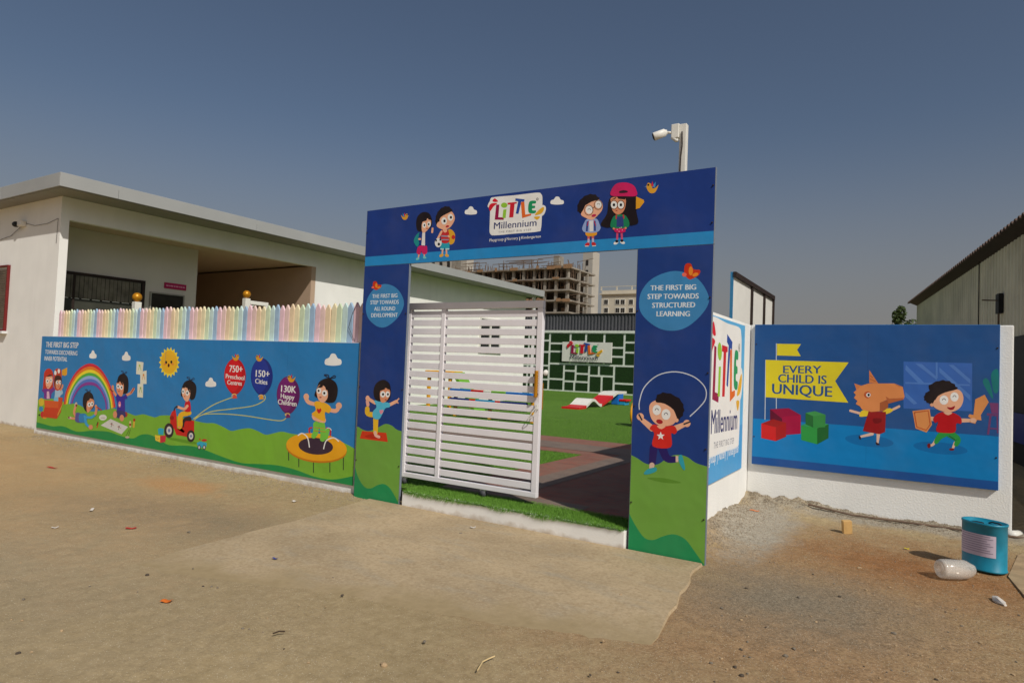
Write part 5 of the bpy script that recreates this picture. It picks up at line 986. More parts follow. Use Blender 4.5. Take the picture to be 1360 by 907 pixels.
# ------------------------------------------------------------------ play equipment in the yard
rc = empty('toy_coaster', (-9.5, 21.5, YZ), 'red and white humped ride-on toy track lying on the lawn', 'toy')
A_, B_ = on_z(757, 543, YZ), on_z(822, 536, YZ)
d_ = Vector(B_-A_); d_.z = 0; Lc = d_.length; d_.normalize(); s_ = Vector((-d_.y, d_.x, 0))
def track(name, t0, t1, hf, m_):
    q = MB(); n = 14; W_ = .3; T = []
    for i in range(n+1):
        t = t0+(t1-t0)*i/n; c_ = Vector(A_)+d_*(t*Lc); T.append((c_, YZ+hf(t)))
    for i in range(n):
        (a, ha), (b_, hb_) = T[i], T[i+1]
        for sg_ in (1,):
            q.mesh([(a.x+s_.x*W_, a.y+s_.y*W_, ha), (a.x-s_.x*W_, a.y-s_.y*W_, ha), (b_.x-s_.x*W_, b_.y-s_.y*W_, hb_), (b_.x+s_.x*W_, b_.y+s_.y*W_, hb_),
                    (a.x+s_.x*W_, a.y+s_.y*W_, max(YZ, ha-.09)), (a.x-s_.x*W_, a.y-s_.y*W_, max(YZ, ha-.09)), (b_.x-s_.x*W_, b_.y-s_.y*W_, max(YZ, hb_-.09)), (b_.x+s_.x*W_, b_.y+s_.y*W_, max(YZ, hb_-.09))],
                   [(0, 1, 2, 3), (0, 3, 7, 4), (1, 5, 6, 2), (0, 4, 5, 1), (3, 2, 6, 7)])
    q.build(name, m_, rc)
hump = lambda t: .06+.24*math.exp(-((t-.27)/.1)**2)+(.42*max(0, min(1, (t-.42)/.36))**1.0)
track('track', 0, .14, hump, M_RED); track('track', .1405, .44, lambda t: hump(t)+.01, M_WPL); track('track', .4405, .68, hump, M_RED); track('track', .6805, 1.0, lambda t: min(.5, hump(t)+.02), M_WPL)
stp = empty('toy_steps', (-9.6, 23.5, YZ), 'blue plastic steps with a red seat at the high end of the toy track', 'toy')
e_ = Vector(on_z(818, 537, YZ)); q = MB(); q.bbox((e_.x-.1, e_.y-.25, YZ), (e_.x+.2, e_.y+.25, YZ+.42), .03); q.build('steps', M_BLUE, stp)
q = MB(); q.bbox((e_.x+.201, e_.y-.22, YZ), (e_.x+.45, e_.y+.22, YZ+.14), .02); q.build('lower_step', M_LBLUE, stp)
q = MB(); q.bbox((e_.x+.21, e_.y-.24, YZ+.142), (e_.x+.52, e_.y+.24, YZ+.22), .02); q.build('seat', M_RED, stp)
q = MB(); q.mesh([(e_.x+.9, e_.y+1.6, YZ+.01), (e_.x+3.2, e_.y+1.3, YZ+.01), (e_.x+3.2, e_.y+3.2, YZ+.01), (e_.x+1.4, e_.y+2.2, YZ+.01)], [(0, 1, 2, 3)])
q2 = MB(); q2.prism([(e_.x+.9, e_.y+1.6, YZ+.002), (e_.x+3.2, e_.y+1.3, YZ+.002), (e_.x+3.2, e_.y+3.2, YZ+.002), (e_.x+1.4, e_.y+2.2, YZ+.002)], (0, 0, .05)); tag(q2.build('play_mat', mat('cream_mat', rgb(232, 226, 200), .8), None), 'cream mat lying on the lawn behind the blue toy steps', 'mat')
rd = empty('ride_on_toy', (-5.3, 14.2, YZ), 'red and yellow round toy just showing past the right pillar', 'toy')
cb = Vector(on_z(845, 566, YZ)); q = MB(); q.smooth = True; q.tube([(cb.x, cb.y, YZ+.3), (cb.x+.25, cb.y+.1, YZ+.3)], .3, 20); q.build('wheel', M_RED, rd)
q = MB(); q.smooth = True; q.tube([(cb.x-.02+.3*0, cb.y+.31*math.cos(a*math.pi/12), YZ+.31+.31*math.sin(a*math.pi/12)) for a in range(24)]+[(cb.x-.02, cb.y+.31, YZ+.31)], .03, 8); q.build('rim', M_YEL, rd)
# foam barrier and climbing toys seen through the slats
fb = empty('play_barrier', (-9, 13, YZ), 'low barrier of blue, red and yellow plastic panels seen through the gate slats', 'barrier')
X = on_y(597, 514, 13)[0]; seg = [(1.0, M_BLUE), (.5, M_RED), (.28, M_WPL), (.9, M_GRNP), (1.0, M_BLUE)]
for z0, z1, sg_ in ((.66, .86, [(.85, M_BLUE), (.5, M_RED), (.3, M_WPL), (.55, M_GRNP), (.95, M_BLUE)]), (.42, .63, [(.8, M_NAVY), (.25, M_RED), (.75, M_LBLUE), (.2, M_RED), (.95, M_NAVY)])):
    x = X
    for w_, m_ in sg_: q = MB(); q.bbox((x, 13, z0), (x+w_*.76-.004, 13.12, z1), .012); q.build('panel', m_, fb); x += w_*.76
for x in (X+.05, X+1.1, X+2.3): q = MB(); q.bbox((x, 13.121, YZ), (x+.08, 13.2, .86), .01); q.build('post', M_YEL, fb)
sd = empty('toy_slide', (-10.3, 13.4, YZ), 'small yellow and green toy slide seen through the gate slats', 'slide')
a = on_y(578, 492, 13.4); q = MB(); q.bbox((a[0]-.35, 13.4, 1.12), (a[0]+.55, 13.9, 1.28), .02); q.build('platform', M_YEL, sd)
for dx in (-.3, .4): q = MB(); q.bbox((a[0]+dx, 13.45, YZ), (a[0]+dx+.08, 13.53, 1.119), .01); q.build('leg', M_YEL, sd)
q = MB(); q.prism([(a[0]+.56, 13.42, 1.2), (a[0]+1.3, 13.42, .2), (a[0]+1.4, 13.42, .2), (a[0]+.62, 13.42, 1.26)], (0, .45, 0)); q.build('chute', M_GRNP, sd)

# ------------------------------------------------------------------ shed, tree, far buildings
sh = empty('shed', (3, 22, 0), 'tall weathered corrugated metal shed with an overhanging roof edge at the right', 'shed')
EA = Vector((-.12, 30, 4.58)); EB = Vector((2.65, 6.7, 4.58)); ed = (EB-EA).normalized(); en = Vector((ed.y, -ed.x, 0))
if en.x > 0: en = -en
wall0 = EA-en*.3+ed*.35; Ls = (EB-EA).length-.4
q = MB(); corrugated(q, wall0, ed, lambda s: -.1, lambda s: 4.44, int(Ls/.25), .25, .035, en); q.build('wall', M_SHED, sh)
q = MB(); r0 = EA; depth_v = -en*9+Vector((0, 0, 2.2))
pr = []; npit_ = int((EB-EA).length/.25)
vs = []; fs = []
for i in range(npit_):
    for a_, h_ in ((0, 0), (.35, 0), (.5, 1), (.85, 1)):
        b_ = EA+ed*((i+a_)*.25)+Vector((0, 0, h_*.05)); vs += [b_, b_+depth_v]
for i in range(len(vs)//2-1): fs.append((2*i, 2*i+2, 2*i+3, 2*i+1))
q.mesh(vs, fs); o = q.build('roof', M_SHEDR, sh); sm_ = o.modifiers.new('thick', 'SOLIDIFY'); sm_.thickness = .02
q = MB(); e0 = EA-en*9; q.prism([wall0+Vector((0, 0, -4.7)), wall0-en*8.5+Vector((0, 0, -4.7)), wall0-en*8.5+Vector((0, 0, 1.9)), wall0+Vector((0, 0, -.02))], -ed*.1); q.build('end_wall', M_SHED, sh)
q = MB(); q.prism([wall0+Vector((0, 0, -.14)), EA-en*.02+ed*.35+Vector((0, 0, -.012)), EA-en*.02+ed*.35+Vector((0, 0, -.004)), wall0-en*.2+Vector((0, 0, .06)), wall0-en*.2+Vector((0, 0, -.14))], ed*Ls); q.build('soffit', M_ANGLE, sh)
wp = lambda s, z, off: wall0+ed*s+en*off+Vector((0, 0, z-wall0.z))
# where along the wall the fittings are
def wall_hit(x, y):
    r_ = ray(x, y); n_ = np.array(en); t = ((np.array(wall0)-CAM)@n_)/(r_@n_); return Vector(CAM+r_*t)
h1 = wall_hit(1334, 404); q = MB(); q.prism([h1+en*.05+ed*.13+Vector((0, 0, -.2)), h1+en*.05-ed*.13+Vector((0, 0, -.2)), h1+en*.05-ed*.13+Vector((0, 0, .22)), h1+en*.05+ed*.13+Vector((0, 0, .22))], en*.08); bx = q.build('meter_box', M_BLACK, sh)
q = MB(); q.tube([h1+en*.13+Vector((0, 0, .08)), h1+en*.4+Vector((0, 0, .09))], .015); q.tube([h1+en*.1+Vector((0, 0, -.2)), h1+en*.1+Vector((0, 0, -1.6))], .02); q.build('bracket', M_RUST, bx)
h2 = wall_hit(1304, 390); q = MB(); q.tube([h2+en*.06+Vector((0, 0, .9)), h2+en*.06+Vector((0, 0, -2.5))], .012); q.build('pipe', M_ANGLE, sh)
h3 = wall_hit(1358, 600)
q = MB(); q.prism([h3+en*.06-ed*2+Vector((0, 0, -h3.z)), h3+en*.06+ed*2.6+Vector((0, 0, -h3.z)), h3+en*.06+ed*2.6+Vector((0, 0, 2.45-h3.z)), h3+en*.06-ed*2+Vector((0, 0, 2.45-h3.z))], en*.05); q.build('doorway', M_BLACK, sh)
q = MB(); q.prism([h3+en*.14-ed*1+Vector((0, 0, .2)), h3+en*.14+ed*2.2+Vector((0, 0, .2)), h3+en*.14+ed*2.2+Vector((0, 0, .75)), h3+en*.14-ed*1+Vector((0, 0, .75))], en*.04); q.build('blue_panel', M_NAVY, sh)

def tree(x, y, h, rad, label, seed, n=900):
    rng = np.random.default_rng(seed); t = empty('tree', (x, y, 0), label, 'tree')
    q = MB(); q.smooth = True; q.tube([(x, y, -.1), (x+.1, y, h*.35), (x, y, h*.6)], .22, 8, .1)
    for i in range(7):
        a = i*.9+seed; q.tube([(x+.05, y, h*(.38+.02*i)), (x+math.cos(a)*rad*.4, y+math.sin(a)*rad*.4, h*.62), (x+math.cos(a)*rad*.75, y+math.sin(a)*rad*.75, h*.8)], .08, 6, .02)
    q.build('trunk', mat('bark', rgb(84, 70, 56), .9, var=.2), t)
    V = []; F = []; cl = [(rng.normal(0, .45, 3), rng.uniform(.25, .5)) for _ in range(16)]
    for _ in range(n):
        c_, r_ = cl[rng.integers(16)]; dd = rng.normal(0, 1, 3); dd /= np.linalg.norm(dd); q_ = c_+dd*r_*rng.uniform(.5, 1)**.5
        pos = np.array([x, y, h*.7])+q_*np.array([rad*.9, rad*.9, h*.32]); s1 = rng.normal(0, 1, 3); s1 /= np.linalg.norm(s1); s2 = np.cross(s1, rng.normal(0, 1, 3)); s2 /= np.linalg.norm(s2); L_ = rng.uniform(.12, .26); W_ = L_*.4
        i = len(V); V += [tuple(pos-s2*W_), tuple(pos+s1*L_*.5), tuple(pos+s2*W_), tuple(pos-s1*L_*.5)]; F.append((i, i+1, i+2, i+3))
    q = MB(); q.mesh(V, F); q.build('crown', mat('leaf_green', rgb(76, 92, 50), .7, var=.4, scale=2), t)
tree(-.5, 60, 6.95, 1.6, 'dark green tree peeping over the right wall beside the shed', 4, 4200)

# building under construction
YC = 150
cb_ = empty('construction_building', (-95, YC, 0), 'unfinished concrete tower with props and scaffolding seen through the arch', 'building')
xl, xr_ = on_y(600, 370, YC)[0], on_y(756, 370, YC)[0]; DEP = 15
zs = [on_y(762, y, YC)[2] for y in (430, 414, 398, 384, 369, 354)]; zs = [0]+zs
for i, z in enumerate(zs[1:]):
    q = MB(); q.box((xl, YC-.7, z-.4), (xr_+.6, YC+DEP, z)); q.build('floor_slab', M_CONC, cb_)
ncol = 12; cnt = 0
for i in range(len(zs)-1):
    for k in range(ncol):
        x = xl+1.0+(xr_-xl-1.6)*k/(ncol-1); q = MB(); q.box((x-.35, YC, zs[i]+.001), (x+.35, YC+.8, zs[i+1]-.401)); q.build('column', M_CONC, cb_)
    for k in (1, 2):
        q = MB(); q.box((xr_-.2, YC+DEP*k/3, zs[i]+.001), (xr_+.5, YC+DEP*k/3+.8, zs[i+1]-.401)); q.build('column', M_CONC, cb_)
q = MB(); q.box((xl, YC+5, 0), (xr_-2.5, YC+DEP-1, zs[-1]-.5)); q.build('interior_shade', M_FLOORSHADE, cb_)  # dark box stands for the shade inside the open floors
rng = np.random.default_rng(1); sticks = []
for i in (3, 4):
    for k in range(170):
        x = rng.uniform(xl+.5, xr_+.5); y = rng.uniform(YC-.6, YC+4); l = rng.normal(0, .25)
        sticks.append(((x, y, zs[i+1]), (x+l, y, zs[i+2]-.41), .07))
for k in range(110):
    x = rng.uniform(xl, xr_+1); y = rng.uniform(YC-.8, YC+DEP*.8); sticks.append(((x, y, zs[-1]), (x+rng.normal(0, .2), y, zs[-1]+rng.uniform(1, 2.8)), .08))
for k in range(46):
    x = rng.uniform(xl, xr_-5); zz = zs[-1]+rng.uniform(.3, 2.4) if k % 2 else zs[rng.integers(3, 7)]-rng.uniform(.1, .5)
    sticks.append(((x, YC-.9, zz), (x+rng.uniform(3, 9), YC-.9, zz+rng.normal(0, .25)), .1))
for k in range(18):
    z = rng.uniform(zs[2], zs[-1]+2); y = YC+rng.uniform(-1, DEP*.7); sticks.append(((xr_+.3, y, z), (xr_+rng.uniform(1.5, 5), y, z+rng.normal(0, .3)), .08))
rng.shuffle(sticks)
for s1 in sticks[:100]: q = MB(); q.tube([s1[0], s1[1]], s1[2], 4); q.build('prop', M_RUST, cb_)
q = MB()
for s1 in sticks[100:]: q.tube([s1[0], s1[1]], s1[2], 4)
tag(q.build('scaffold_props', M_RUST, cb_), kind='stuff')
M_FORM = mat('formwork', rgb(150, 118, 88), .9, var=.3)
for k in range(40):
    x = rng.uniform(xl, xr_-1); i = rng.integers(3, 7); y = YC-.75-rng.uniform(0.02, .3); q = MB(); q.box((x, y-.1, zs[i]-rng.uniform(.2, .6)), (x+rng.uniform(.6, 2.6), y, zs[i]+rng.uniform(.1, .6))); q.build('formwork', M_FORM, cb_)
for i in range(1, 6):
    for k in range(9):
        x = rng.uniform(xl, xr_-2); q = MB(); y = YC+3+k*.2; q.box((x, y, zs[i]+.001), (x+rng.uniform(.6, 2), y+.15, zs[i]+rng.uniform(.5, 1.6))); q.build('formwork', M_FORM, cb_)
for a_, b_, t_ in ((600, 612, 338), (735, 742, 346)):
    x0, x1 = on_y(a_, 350, YC+10)[0], on_y(b_, 350, YC+10)[0]; q = MB(); q.box((x0, YC+10, zs[-1]), (x1, YC+13, on_y(a_, t_-6, YC+10)[2])); q.build('lift_shaft', M_CONC, cb_)
tw = empty('tower_block', (-75, YC+30, 0), 'narrow pale rendered tower rising at the right end of the unfinished building', 'building')
YT = YC+30; x0, x1 = on_y(773, 380, YT)[0], on_y(786, 380, YT)[0]; q = MB(); q.box((x0, YT, 0), (x1, YT+5, on_y(778, 334, YT)[2])); q.build('wall', M_TOWER, tw)
for yy in range(348, 414, 13):
    z = on_y(776, yy, YT)[2]; q = MB(); q.box((x0+1.1, YT-.12, z-1.1), (x0+1.9, YT-.001, z+.5)); q.build('window', M_DARK, tw)
ap = empty('apartment_block', (-75, 200, 0), 'small beige apartment block with a roof parapet, right of the unfinished tower', 'building')
YA = 200; x0, x1 = on_y(799, 395, YA)[0], on_y(862, 395, YA)[0]; zt_ = on_y(820, 391, YA)[2]
q = MB(); q.box((x0, YA, 0), (x1, YA+14, zt_)); q.build('wall', M_APT, ap)
q = MB(); q.box((x0-.6, YA-.6, zt_), (x1+.5, YA+14, zt_+.4)); q.box((x0, YA, zt_+.401), (x1, YA+.3, zt_+1.4)); q.build('parapet', M_APT, ap)
for xx in (on_y(797.5, 390, YA)[0], on_y(818, 390, YA)[0], on_y(838, 390, YA)[0]): q = MB(); q.box((xx, YA, zt_+1.401), (xx+.4, YA+.3, zt_+2.8)); q.build('post', M_APT, ap)
q = MB(); q.tube([(x0, YA+.15, zt_+2.7), (x1, YA+.15, zt_+2.7)], .12, 4); q.build('rail', M_APT, ap)
for px in (802, 817, 824, 835):
    for py in (401, 412, 423):
        a = on_y(px, py, YA); q = MB(); q.box((a[0], YA-.1, a[2]-1.0), (a[0]+1.7, YA-.001, a[2]+.9)); wn = q.build('window', M_WPL, ap)
        q = MB(); q.box((a[0]+.2, YA-.14, a[2]-.8), (a[0]+.8, YA-.101, a[2]+.7)); q.box((a[0]+.9, YA-.14, a[2]-.8), (a[0]+1.5, YA-.101, a[2]+.7)); q.build('pane', M_DARK, wn)
wb_ = empty('apartment_block', (-150, 190, 0), 'white apartment block glimpsed above the roof left of the unfinished tower', 'building')
YW = 190; x0, x1 = on_y(500, 350, YW)[0], on_y(604, 350, YW)[0]; zt_ = on_y(590, 338, YW)[2]
q = MB(); q.box((x0, YW, 0), (x1, YW+12, zt_)); q.build('wall', M_TOWER, wb_)
for px in (574, 584, 594):
    for py in (346, 352, 362):
        a = on_y(px, py, YW); q = MB(); q.box((a[0], YW-.1, a[2]-1.0), (a[0]+1.3, YW-.001, a[2]+.6)); q.build('window', M_DARK, wb_)
rr = empty('roof_railing', (-40, 40, 0), 'small white railing and plant frame above the roof beside the arch', 'railing')
Yr_ = 21.5; a, b_ = on_y(476, 317, Yr_), on_y(492, 322, Yr_)
for x in (a[0], a[0]+.14, b_[0]): q = MB(); q.box((x, Yr_, 4.44), (x+.03, Yr_+.03, a[2])); q.build('upright', M_WPL, rr)
q = MB(); q.tube([(a[0], Yr_+.02, a[2]), (b_[0]+.03, Yr_+.02, a[2])], .02); q.tube([(a[0], Yr_+.02, (a[2]+4.5)/2), (b_[0], Yr_+.02, (a[2]+4.5)/2)], .015); q.build('rail', M_WPL, rr)
rr.location = (0, 0, 0)

# ------------------------------------------------------------------ small things on the ground
tin = empty('paint_tin', (.53, 6.5, 0), 'large empty teal paint tin with a pale paper label, standing by the right wall', 'paint tin')
def oval(a, b_, n=40, e=2.4):
    o_ = []
    for i in range(n):
        t = 2*math.pi*i/n; c_, s2 = math.cos(t), math.sin(t); o_.append((a*math.copysign(abs(c_)**(2/e), c_), b_*math.copysign(abs(s2)**(2/e), s2)))
    return o_
TY = R(-34)
TCX, TCY = .535, 6.53
def oloop(a, b_, z): return [(TCX+x*math.cos(TY)-y*math.sin(TY), TCY+x*math.sin(TY)+y*math.cos(TY), z) for x, y in oval(a, b_)]
def loft(q, loops, cap0=True, cap1=True):
    n = len(loops[0]); vs = [v for l in loops for v in l]; fs = []
    for i in range(len(loops)-1):
        for k in range(n): fs.append((i*n+k, i*n+(k+1) % n, (i+1)*n+(k+1) % n, (i+1)*n+k))
    if cap0: fs.append(tuple(range(n))[::-1])
    if cap1: fs.append(tuple((len(loops)-1)*n+k for k in range(n)))
    q.mesh(vs, fs)
q = MB(); q.smooth = True; ra, rbb = .152, .118
loft(q, [oloop(ra+.004, rbb+.004, .012), oloop(ra+.004, rbb+.004, .024), oloop(ra, rbb, .028), oloop(ra, rbb, .37), oloop(ra+.005, rbb+.005, .374), oloop(ra+.005, rbb+.005, .39), oloop(ra-.004, rbb-.004, .39), oloop(ra-.006, rbb-.006, .372)])
body = q.build('body', M_TEAL, tin)
q = MB(); q.smooth = True; lo = []
for z in (.13, .30): lo.append([p_ for p_ in oloop(ra+.0015, rbb+.0015, z)])
n = 40; i0, i1 = 21, 36
vs = [lo[0][k] for k in range(i0, i1+1)]+[lo[1][k] for k in range(i0, i1+1)]; kk = i1-i0+1
q.mesh(vs, [(i, i+1, kk+i+1, kk+i) for i in range(kk-1)]); q.build('label', M_LABEL, tin)
q = MB(); lab = []
for r_ in range(8):
    z = .16+r_*.018; l0 = oloop(ra+.0025, rbb+.0025, z); l1 = oloop(ra+.0025, rbb+.0025, z+.004); a_, b2 = i0+3, i1-1-(r_ % 3)
    for k in range(a_, b2): q.mesh([l0[k], l0[k+1], l1[k+1], l1[k]], [(0, 1, 2, 3)])
q.build('small_print', mat('grey_print', rgb(130, 118, 140), .6), tin)
q = MB(); l0 = oloop(ra+.0016, rbb+.0016, .3); l1 = oloop(ra+.0016, rbb+.0016, .372)
vs = [l0[k] for k in range(21, 25)]+[l1[k] for k in range(21, 25)]; q.mesh(vs, [(i, i+1, 5+i, 4+i) for i in range(3)]); q.build('paint_drip', M_LABEL, tin)
q = MB(); q.smooth = True; q.tube([(TCX-.05, TCY-.02, .3725), (TCX-.05, TCY-.02, .379)], .045, 18); q.build('opening', M_BLACK, tin)
q = MB(); q.tube([(TCX+.03, TCY+.02, .376), (TCX+.05, TCY, .388), (TCX+.09, TCY-.03, .388), (TCX+.11, TCY-.04, .376)], .006); q.build('handle', M_ANGLE, tin)

mtj, nj, bj = new_mat('cloudy_plastic'); bj.inputs['Base Color'].default_value = (.8, .76, .7, 1); bj.inputs['Roughness'].default_value = .18; bj.inputs['Specular IOR Level'].default_value = .6
tr = nj.nodes.new('ShaderNodeBsdfTransparent'); tr.inputs[0].default_value = (.93, .91, .88, 1); mxs = nj.nodes.new('ShaderNodeMixShader'); nzj = nj.nodes.new('ShaderNodeTexNoise'); nzj.inputs['Scale'].default_value = 40; rj = nj.nodes.new('ShaderNodeMapRange'); rj.inputs[1].default_value = .3; rj.inputs[2].default_value = .7; rj.inputs[3].default_value = .25; rj.inputs[4].default_value = .6
nj.links.new(nzj.outputs[0], rj.inputs[0]); nj.links.new(rj.outputs[0], mxs.inputs[0]); nj.links.new(tr.outputs[0], mxs.inputs[1]); nj.links.new(bj.outputs[0], mxs.inputs[2]); nj.links.new(mxs.outputs[0], nj.nodes['Material Output'].inputs[0])
J0, J1 = Vector((.215, 6.0, .075)), Vector((.44, 6.16, .068)); jd = (J1-J0).normalized()
jr = empty('plastic_jar', (.33, 6.07, 0), 'crumpled cloudy plastic jar lying on its side in front of the teal tin', 'jar')
q = MB(); q.smooth = True; n = 28; loops = []; a_ = jd.orthogonal().normalized(); b2 = jd.cross(a_); Lj = (J1-J0).length
for i, (t, r_) in enumerate(((0, .05), (.0, .058), (.02, .066), (.05, .07), (.1, .072), (.14, .069), (.18, .073), (.4, .073), (.55, .072), (.7, .07), (.82, .064), (.93, .05), (1.0, .03), (1.0, .01))):
    c_ = J0+jd*(t*Lj); lp = []
    for k in range(n):
        an = 2*math.pi*k/n; cr = 1+(.1*math.sin(an*3+t*9)+.07*math.sin(an*5+t*14))*max(0, t-.3)
        v = c_+(a_*math.cos(an)+b2*math.sin(an))*r_*cr; v.z = max(v.z, .004+.004*mn.noise(v*20)); lp.append(v)
    loops.append(lp)
loft(q, loops); q.build('body', mtj, jr)
q = MB(); q.smooth = True
for rr_ in (.03, .045): q.tube([J0-jd*.003+(a_*math.cos(k*math.pi/10)+b2*math.sin(k*math.pi/10))*rr_ for k in range(21)], .003, 6)
q.build('base_rib', mtj, jr)

q = MB(); q.bbox((-.535, 7.09, 0), (-.455, 7.15, .125), .004); o = q.build('wood_block', M_WOOD, None, loc=(-.495, 7.12, 0)); o.rotation_euler = (R(4), R(-5), R(24)); tag(o, 'short upright block of pale raw wood near the right wall', 'wood block')
q = MB(); q.tube([(x_, 7.82+.04*(x_+.93)/1.8, max(.05, hgt(x_, 7.85)+.016)) for x_ in (-.93, -.5, 0, .45, .86, 1.3, 1.7)], .011, 8); tag(q.build('steel_rod', M_RUST), 'long thin rusty rod lying along the foot of the right wall', 'rod')
q = MB(); q.smooth = True; q.tube([(.83, 7.9, .05), (.93, 8.0, .05)], .045, 14); tag(q.build('pipe_end', M_WPL), 'white plastic pipe end beside the end of the right wall', 'pipe')

def lump(name, x, y, rx, ry, rz, m_, label, cat, seed, group=None, z=0.0, flat=False):
    bm = bmesh.new(); bmesh.ops.create_icosphere(bm, subdivisions=2, radius=1)
    for v in bm.verts:
        f = 1+.35*mn.noise(v.co*1.4+Vector((seed*3.1, seed, 0)))+.12*mn.noise(v.co*4+Vector((seed, 0, 0))); v.co = Vector((v.co.x*rx*f, v.co.y*ry*f, v.co.z*rz*f))
    me = bpy.data.meshes.new(name); bm.to_mesh(me); bm.free(); me.materials.append(m_)
    o = bpy.data.objects.new(name, me); COL.objects.link(o); o.location = (x, y, hgt(x, y)+z+rz*.55); o.rotation_euler = (0, 0, seed*1.7); return tag(o, label, cat, group)
def scrap(name, px_, py_, w_, l_, m_, label, cat, rz, curl=.008):
    w_ *= .8; l_ *= .8
    g = on_z(px_, py_); q = MB(); n = 6; vs = []; fs = []
    for i in range(n+1):
        for j in (0, 1, 2):
            u_, v_ = (i/n-.5)*l_, (j/2-.5)*w_; vs.append((u_*math.cos(rz)-v_*math.sin(rz), u_*math.sin(rz)+v_*math.cos(rz), .004+curl*(math.sin(i*1.1+rz)*.5+.5)+(.4*curl if j == 1 else 0)))
    for i in range(n):
        for j in (0, 1): fs.append((i*3+j, i*3+j+1, (i+1)*3+j+1, (i+1)*3+j))
    q.mesh(vs, fs); o = q.build(name, m_); gz = hgt(g[0], g[1]); o.location = (g[0], g[1], max(gz, .012 if (-4.7 < g[0] < -1.25 and 2.6 < g[1] < 5.1) else gz)+.002)
    s_ = o.modifiers.new('thick', 'SOLIDIFY'); s_.thickness = .0015; return tag(o, label, cat)
M_ORL = mat('orange_leaf', rgb(214, 112, 40), .7); M_PAPW = mat('white_scrap', rgb(214, 206, 196), .7); M_BLS = mat('blue_scrap', rgb(60, 70, 130), .6); M_STRAW = mat('straw', rgb(216, 190, 140), .7); M_YLS = mat('yellow_scrap', rgb(220, 200, 50), .6); M_RDS = mat('red_scrap', rgb(190, 50, 46), .6); M_DKS = mat('dark_twig', rgb(70, 56, 44), .9)
lump('rag', .55, 5.66, .075, .03, .022, M_PAPW, 'crumpled white rag on the soil below the paint tin', 'rag', 3)
scrap('wrapper', 221, 799, .05, .075, M_ORL, 'orange paper scrap on the concrete at lower left', 'wrapper', .6)
scrap('wrapper', 174, 702, .035, .10, M_RDS, 'small red and white wrapper below the left board', 'wrapper', .9)
scrap('wrapper', 69, 621, .04, .2, M_RDS, 'flattened dark red wrapper on the soil at far left', 'wrapper', .2)
scrap('wrapper', 1002, 686, .05, .12, M_ORL, 'orange scrap at the wall corner right of the arch', 'wrapper', .1)
scrap('wrapper', 365, 745, .025, .05, M_BLS, 'tiny blue scrap on the concrete apron', 'wrapper', .4)
scrap('wrapper', 1204, 729, .03, .05, M_YLS, 'tiny yellow scrap left of the teal tin', 'wrapper', .4)
scrap('paper_scrap', 122, 677, .03, .14, M_PAPW, 'curled white paper strip on the soil at left', 'paper', 2.5)
scrap('paper_scrap', 73, 700, .03, .06, M_PAPW, 'small white paper scrap near the left photo edge', 'paper', 1.2)
scrap('paper_scrap', 391, 666, .05, .06, M_PAPW, 'white scrap near the left pillar foot on the soil', 'paper', .2)
scrap('paper_scrap', 628, 703, .04, .06, M_PAPW, 'white scrap at the edge of the threshold kerb', 'paper', .8)
g1, g2, g3 = on_z(634, 894), on_z(641, 883), on_z(657, 875)
q = MB(); q.tube([(*g1[:2], .016), ((g1[0]+g2[0])/2, (g1[1]+g2[1])/2, .018), (*g2[:2], .018), ((g2[0]+g3[0])/2, (g2[1]+g3[1])/2, .018), (*g3[:2], .016)], .0035, 6); tag(q.build('straw', M_STRAW), 'curved pale straw lying at the bottom centre', 'straw')
for (xa, ya, xb, yb, lb_) in ((362, 846, 378, 843, 'thin dark twig lying at lower centre left'), (1300, 685, 1000, 0, '')):
    if not lb_: continue
    a, b_ = on_z(xa, ya), on_z(xb, yb); q = MB(); q.tube([(*a[:2], .02), (*((a+b_)/2)[:2], .026), (*b_[:2], .02)], .004, 6); tag(q.build('twig', M_DKS), lb_, 'twig')
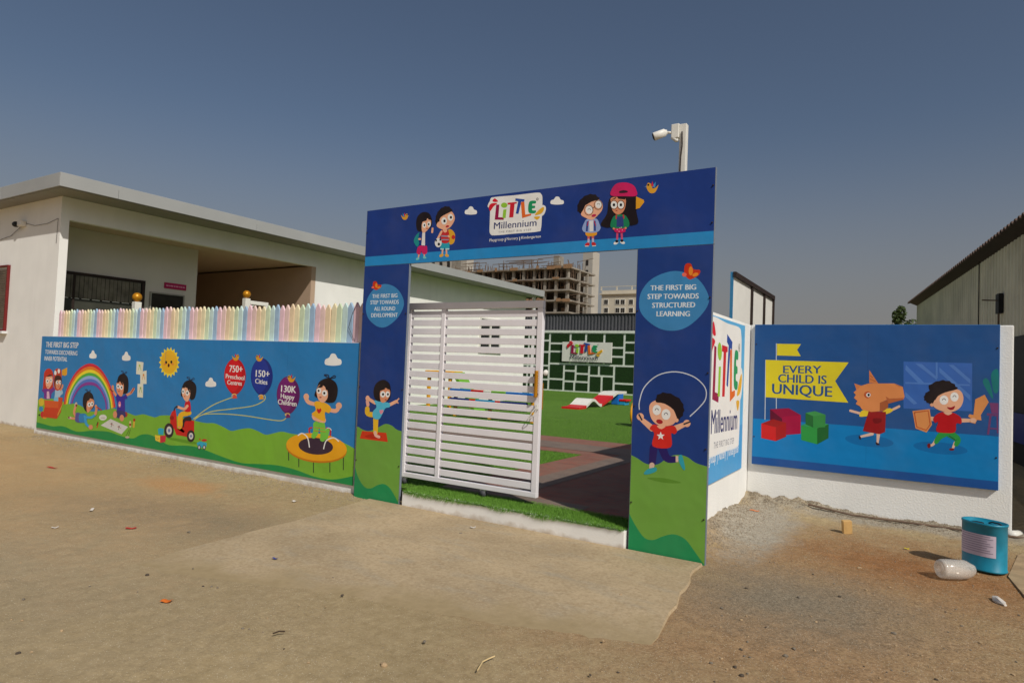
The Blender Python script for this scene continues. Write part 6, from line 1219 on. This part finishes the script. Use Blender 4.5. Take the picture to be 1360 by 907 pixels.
# pebbles one can pick out, and fine gravel
rng = np.random.default_rng(11)
M_ST = [mat('pebble_grey', rgb(124, 114, 100), .9, var=.2, scale=30), mat('pebble_tan', rgb(176, 150, 116), .9, var=.2, scale=30), mat('pebble_dark', rgb(84, 74, 64), .9, var=.2, scale=30)]
kn = 0
for k in range(110):
    if k < 70: px_, py_ = rng.uniform(930, 1355), rng.uniform(740, 905)
    else: px_, py_ = rng.uniform(5, 900), rng.uniform(700, 905)
    g = on_z(px_, py_); r_ = abs(rng.normal(0, .004))+.0035
    zz = .012 if (-4.6 < g[0] < -1.3 and 2.7 < g[1] < 5.1) else 0
    lump('pebble', g[0], g[1], r_*1.3, r_, r_*.7, M_ST[(0, 1, 1, 0, 1, 0, 2)[rng.integers(7)]], 'small loose pebble lying on the dusty open ground', 'pebble', k+.37, 'pebbles strewn over the open ground', z=zz)
for k in range(60):
    px_, py_ = rng.uniform(960, 1355), rng.uniform(690, 900); g = on_z(px_, py_)
    if g[1] > 7.7: continue
    r_ = rng.uniform(.002, .0055); lump('pebble', g[0], g[1], r_*1.3, r_, r_*.8, M_ST[(0, 1, 1)[rng.integers(3)]], 'small loose pebble lying on the dusty open ground', 'pebble', k+.71, 'pebbles strewn over the open ground')
V = []; F = []
def grit(n, f, smin, smax):
    for _ in range(n):
        x, y = f(); r_ = rng.uniform(smin, smax); z = hgt(x, y); i = len(V)
        a = rng.uniform(0, 6.28, 3); 
        V.extend([(x+r_*math.cos(a[0]), y+r_*math.sin(a[0]), z-.002), (x+r_*math.cos(a[0]+2.1), y+r_*math.sin(a[0]+2.1), z-.002), (x+r_*math.cos(a[0]+4.2), y+r_*math.sin(a[0]+4.2), z-.002), (x+rng.normal(0, .3)*r_, y+rng.normal(0, .3)*r_, z+r_*rng.uniform(.6, 1.2))])
        F.extend([(i, i+1, i+3), (i+1, i+2, i+3), (i+2, i, i+3)])
grit(5000, lambda: (rng.normal(-.72, .36), rng.normal(4.75, .42)), .0015, .005)
grit(3500, lambda: (-1.6+abs(rng.normal(0, .2)), rng.uniform(5.6, 8)), .003, .009)
grit(4500, lambda: (rng.uniform(-1.6, .85), 8-abs(rng.normal(0, .15))), .003, .009)
grit(9000, lambda: (rng.uniform(-1.3, .95), rng.uniform(3.0, 7.8)), .0015, .006)
grit(2500, lambda: (rng.uniform(-12.5, -4.9), 5.2-abs(rng.normal(0, .2))), .004, .013)
grit(4000, lambda: (rng.uniform(-7, -4.7), rng.uniform(1.8, 5.1)), .0015, .005); grit(1500, lambda: (rng.uniform(-4, -.8), rng.uniform(2.2, 3.2)), .0015, .005)
me = bpy.data.meshes.new('gravel'); me.from_pydata(V, [], F); me.materials.append(mat('grit', rgb(150, 136, 116), .9, var=.4, scale=60)); me.update()
o = bpy.data.objects.new('gravel', me); COL.objects.link(o); tag(o, kind='stuff')
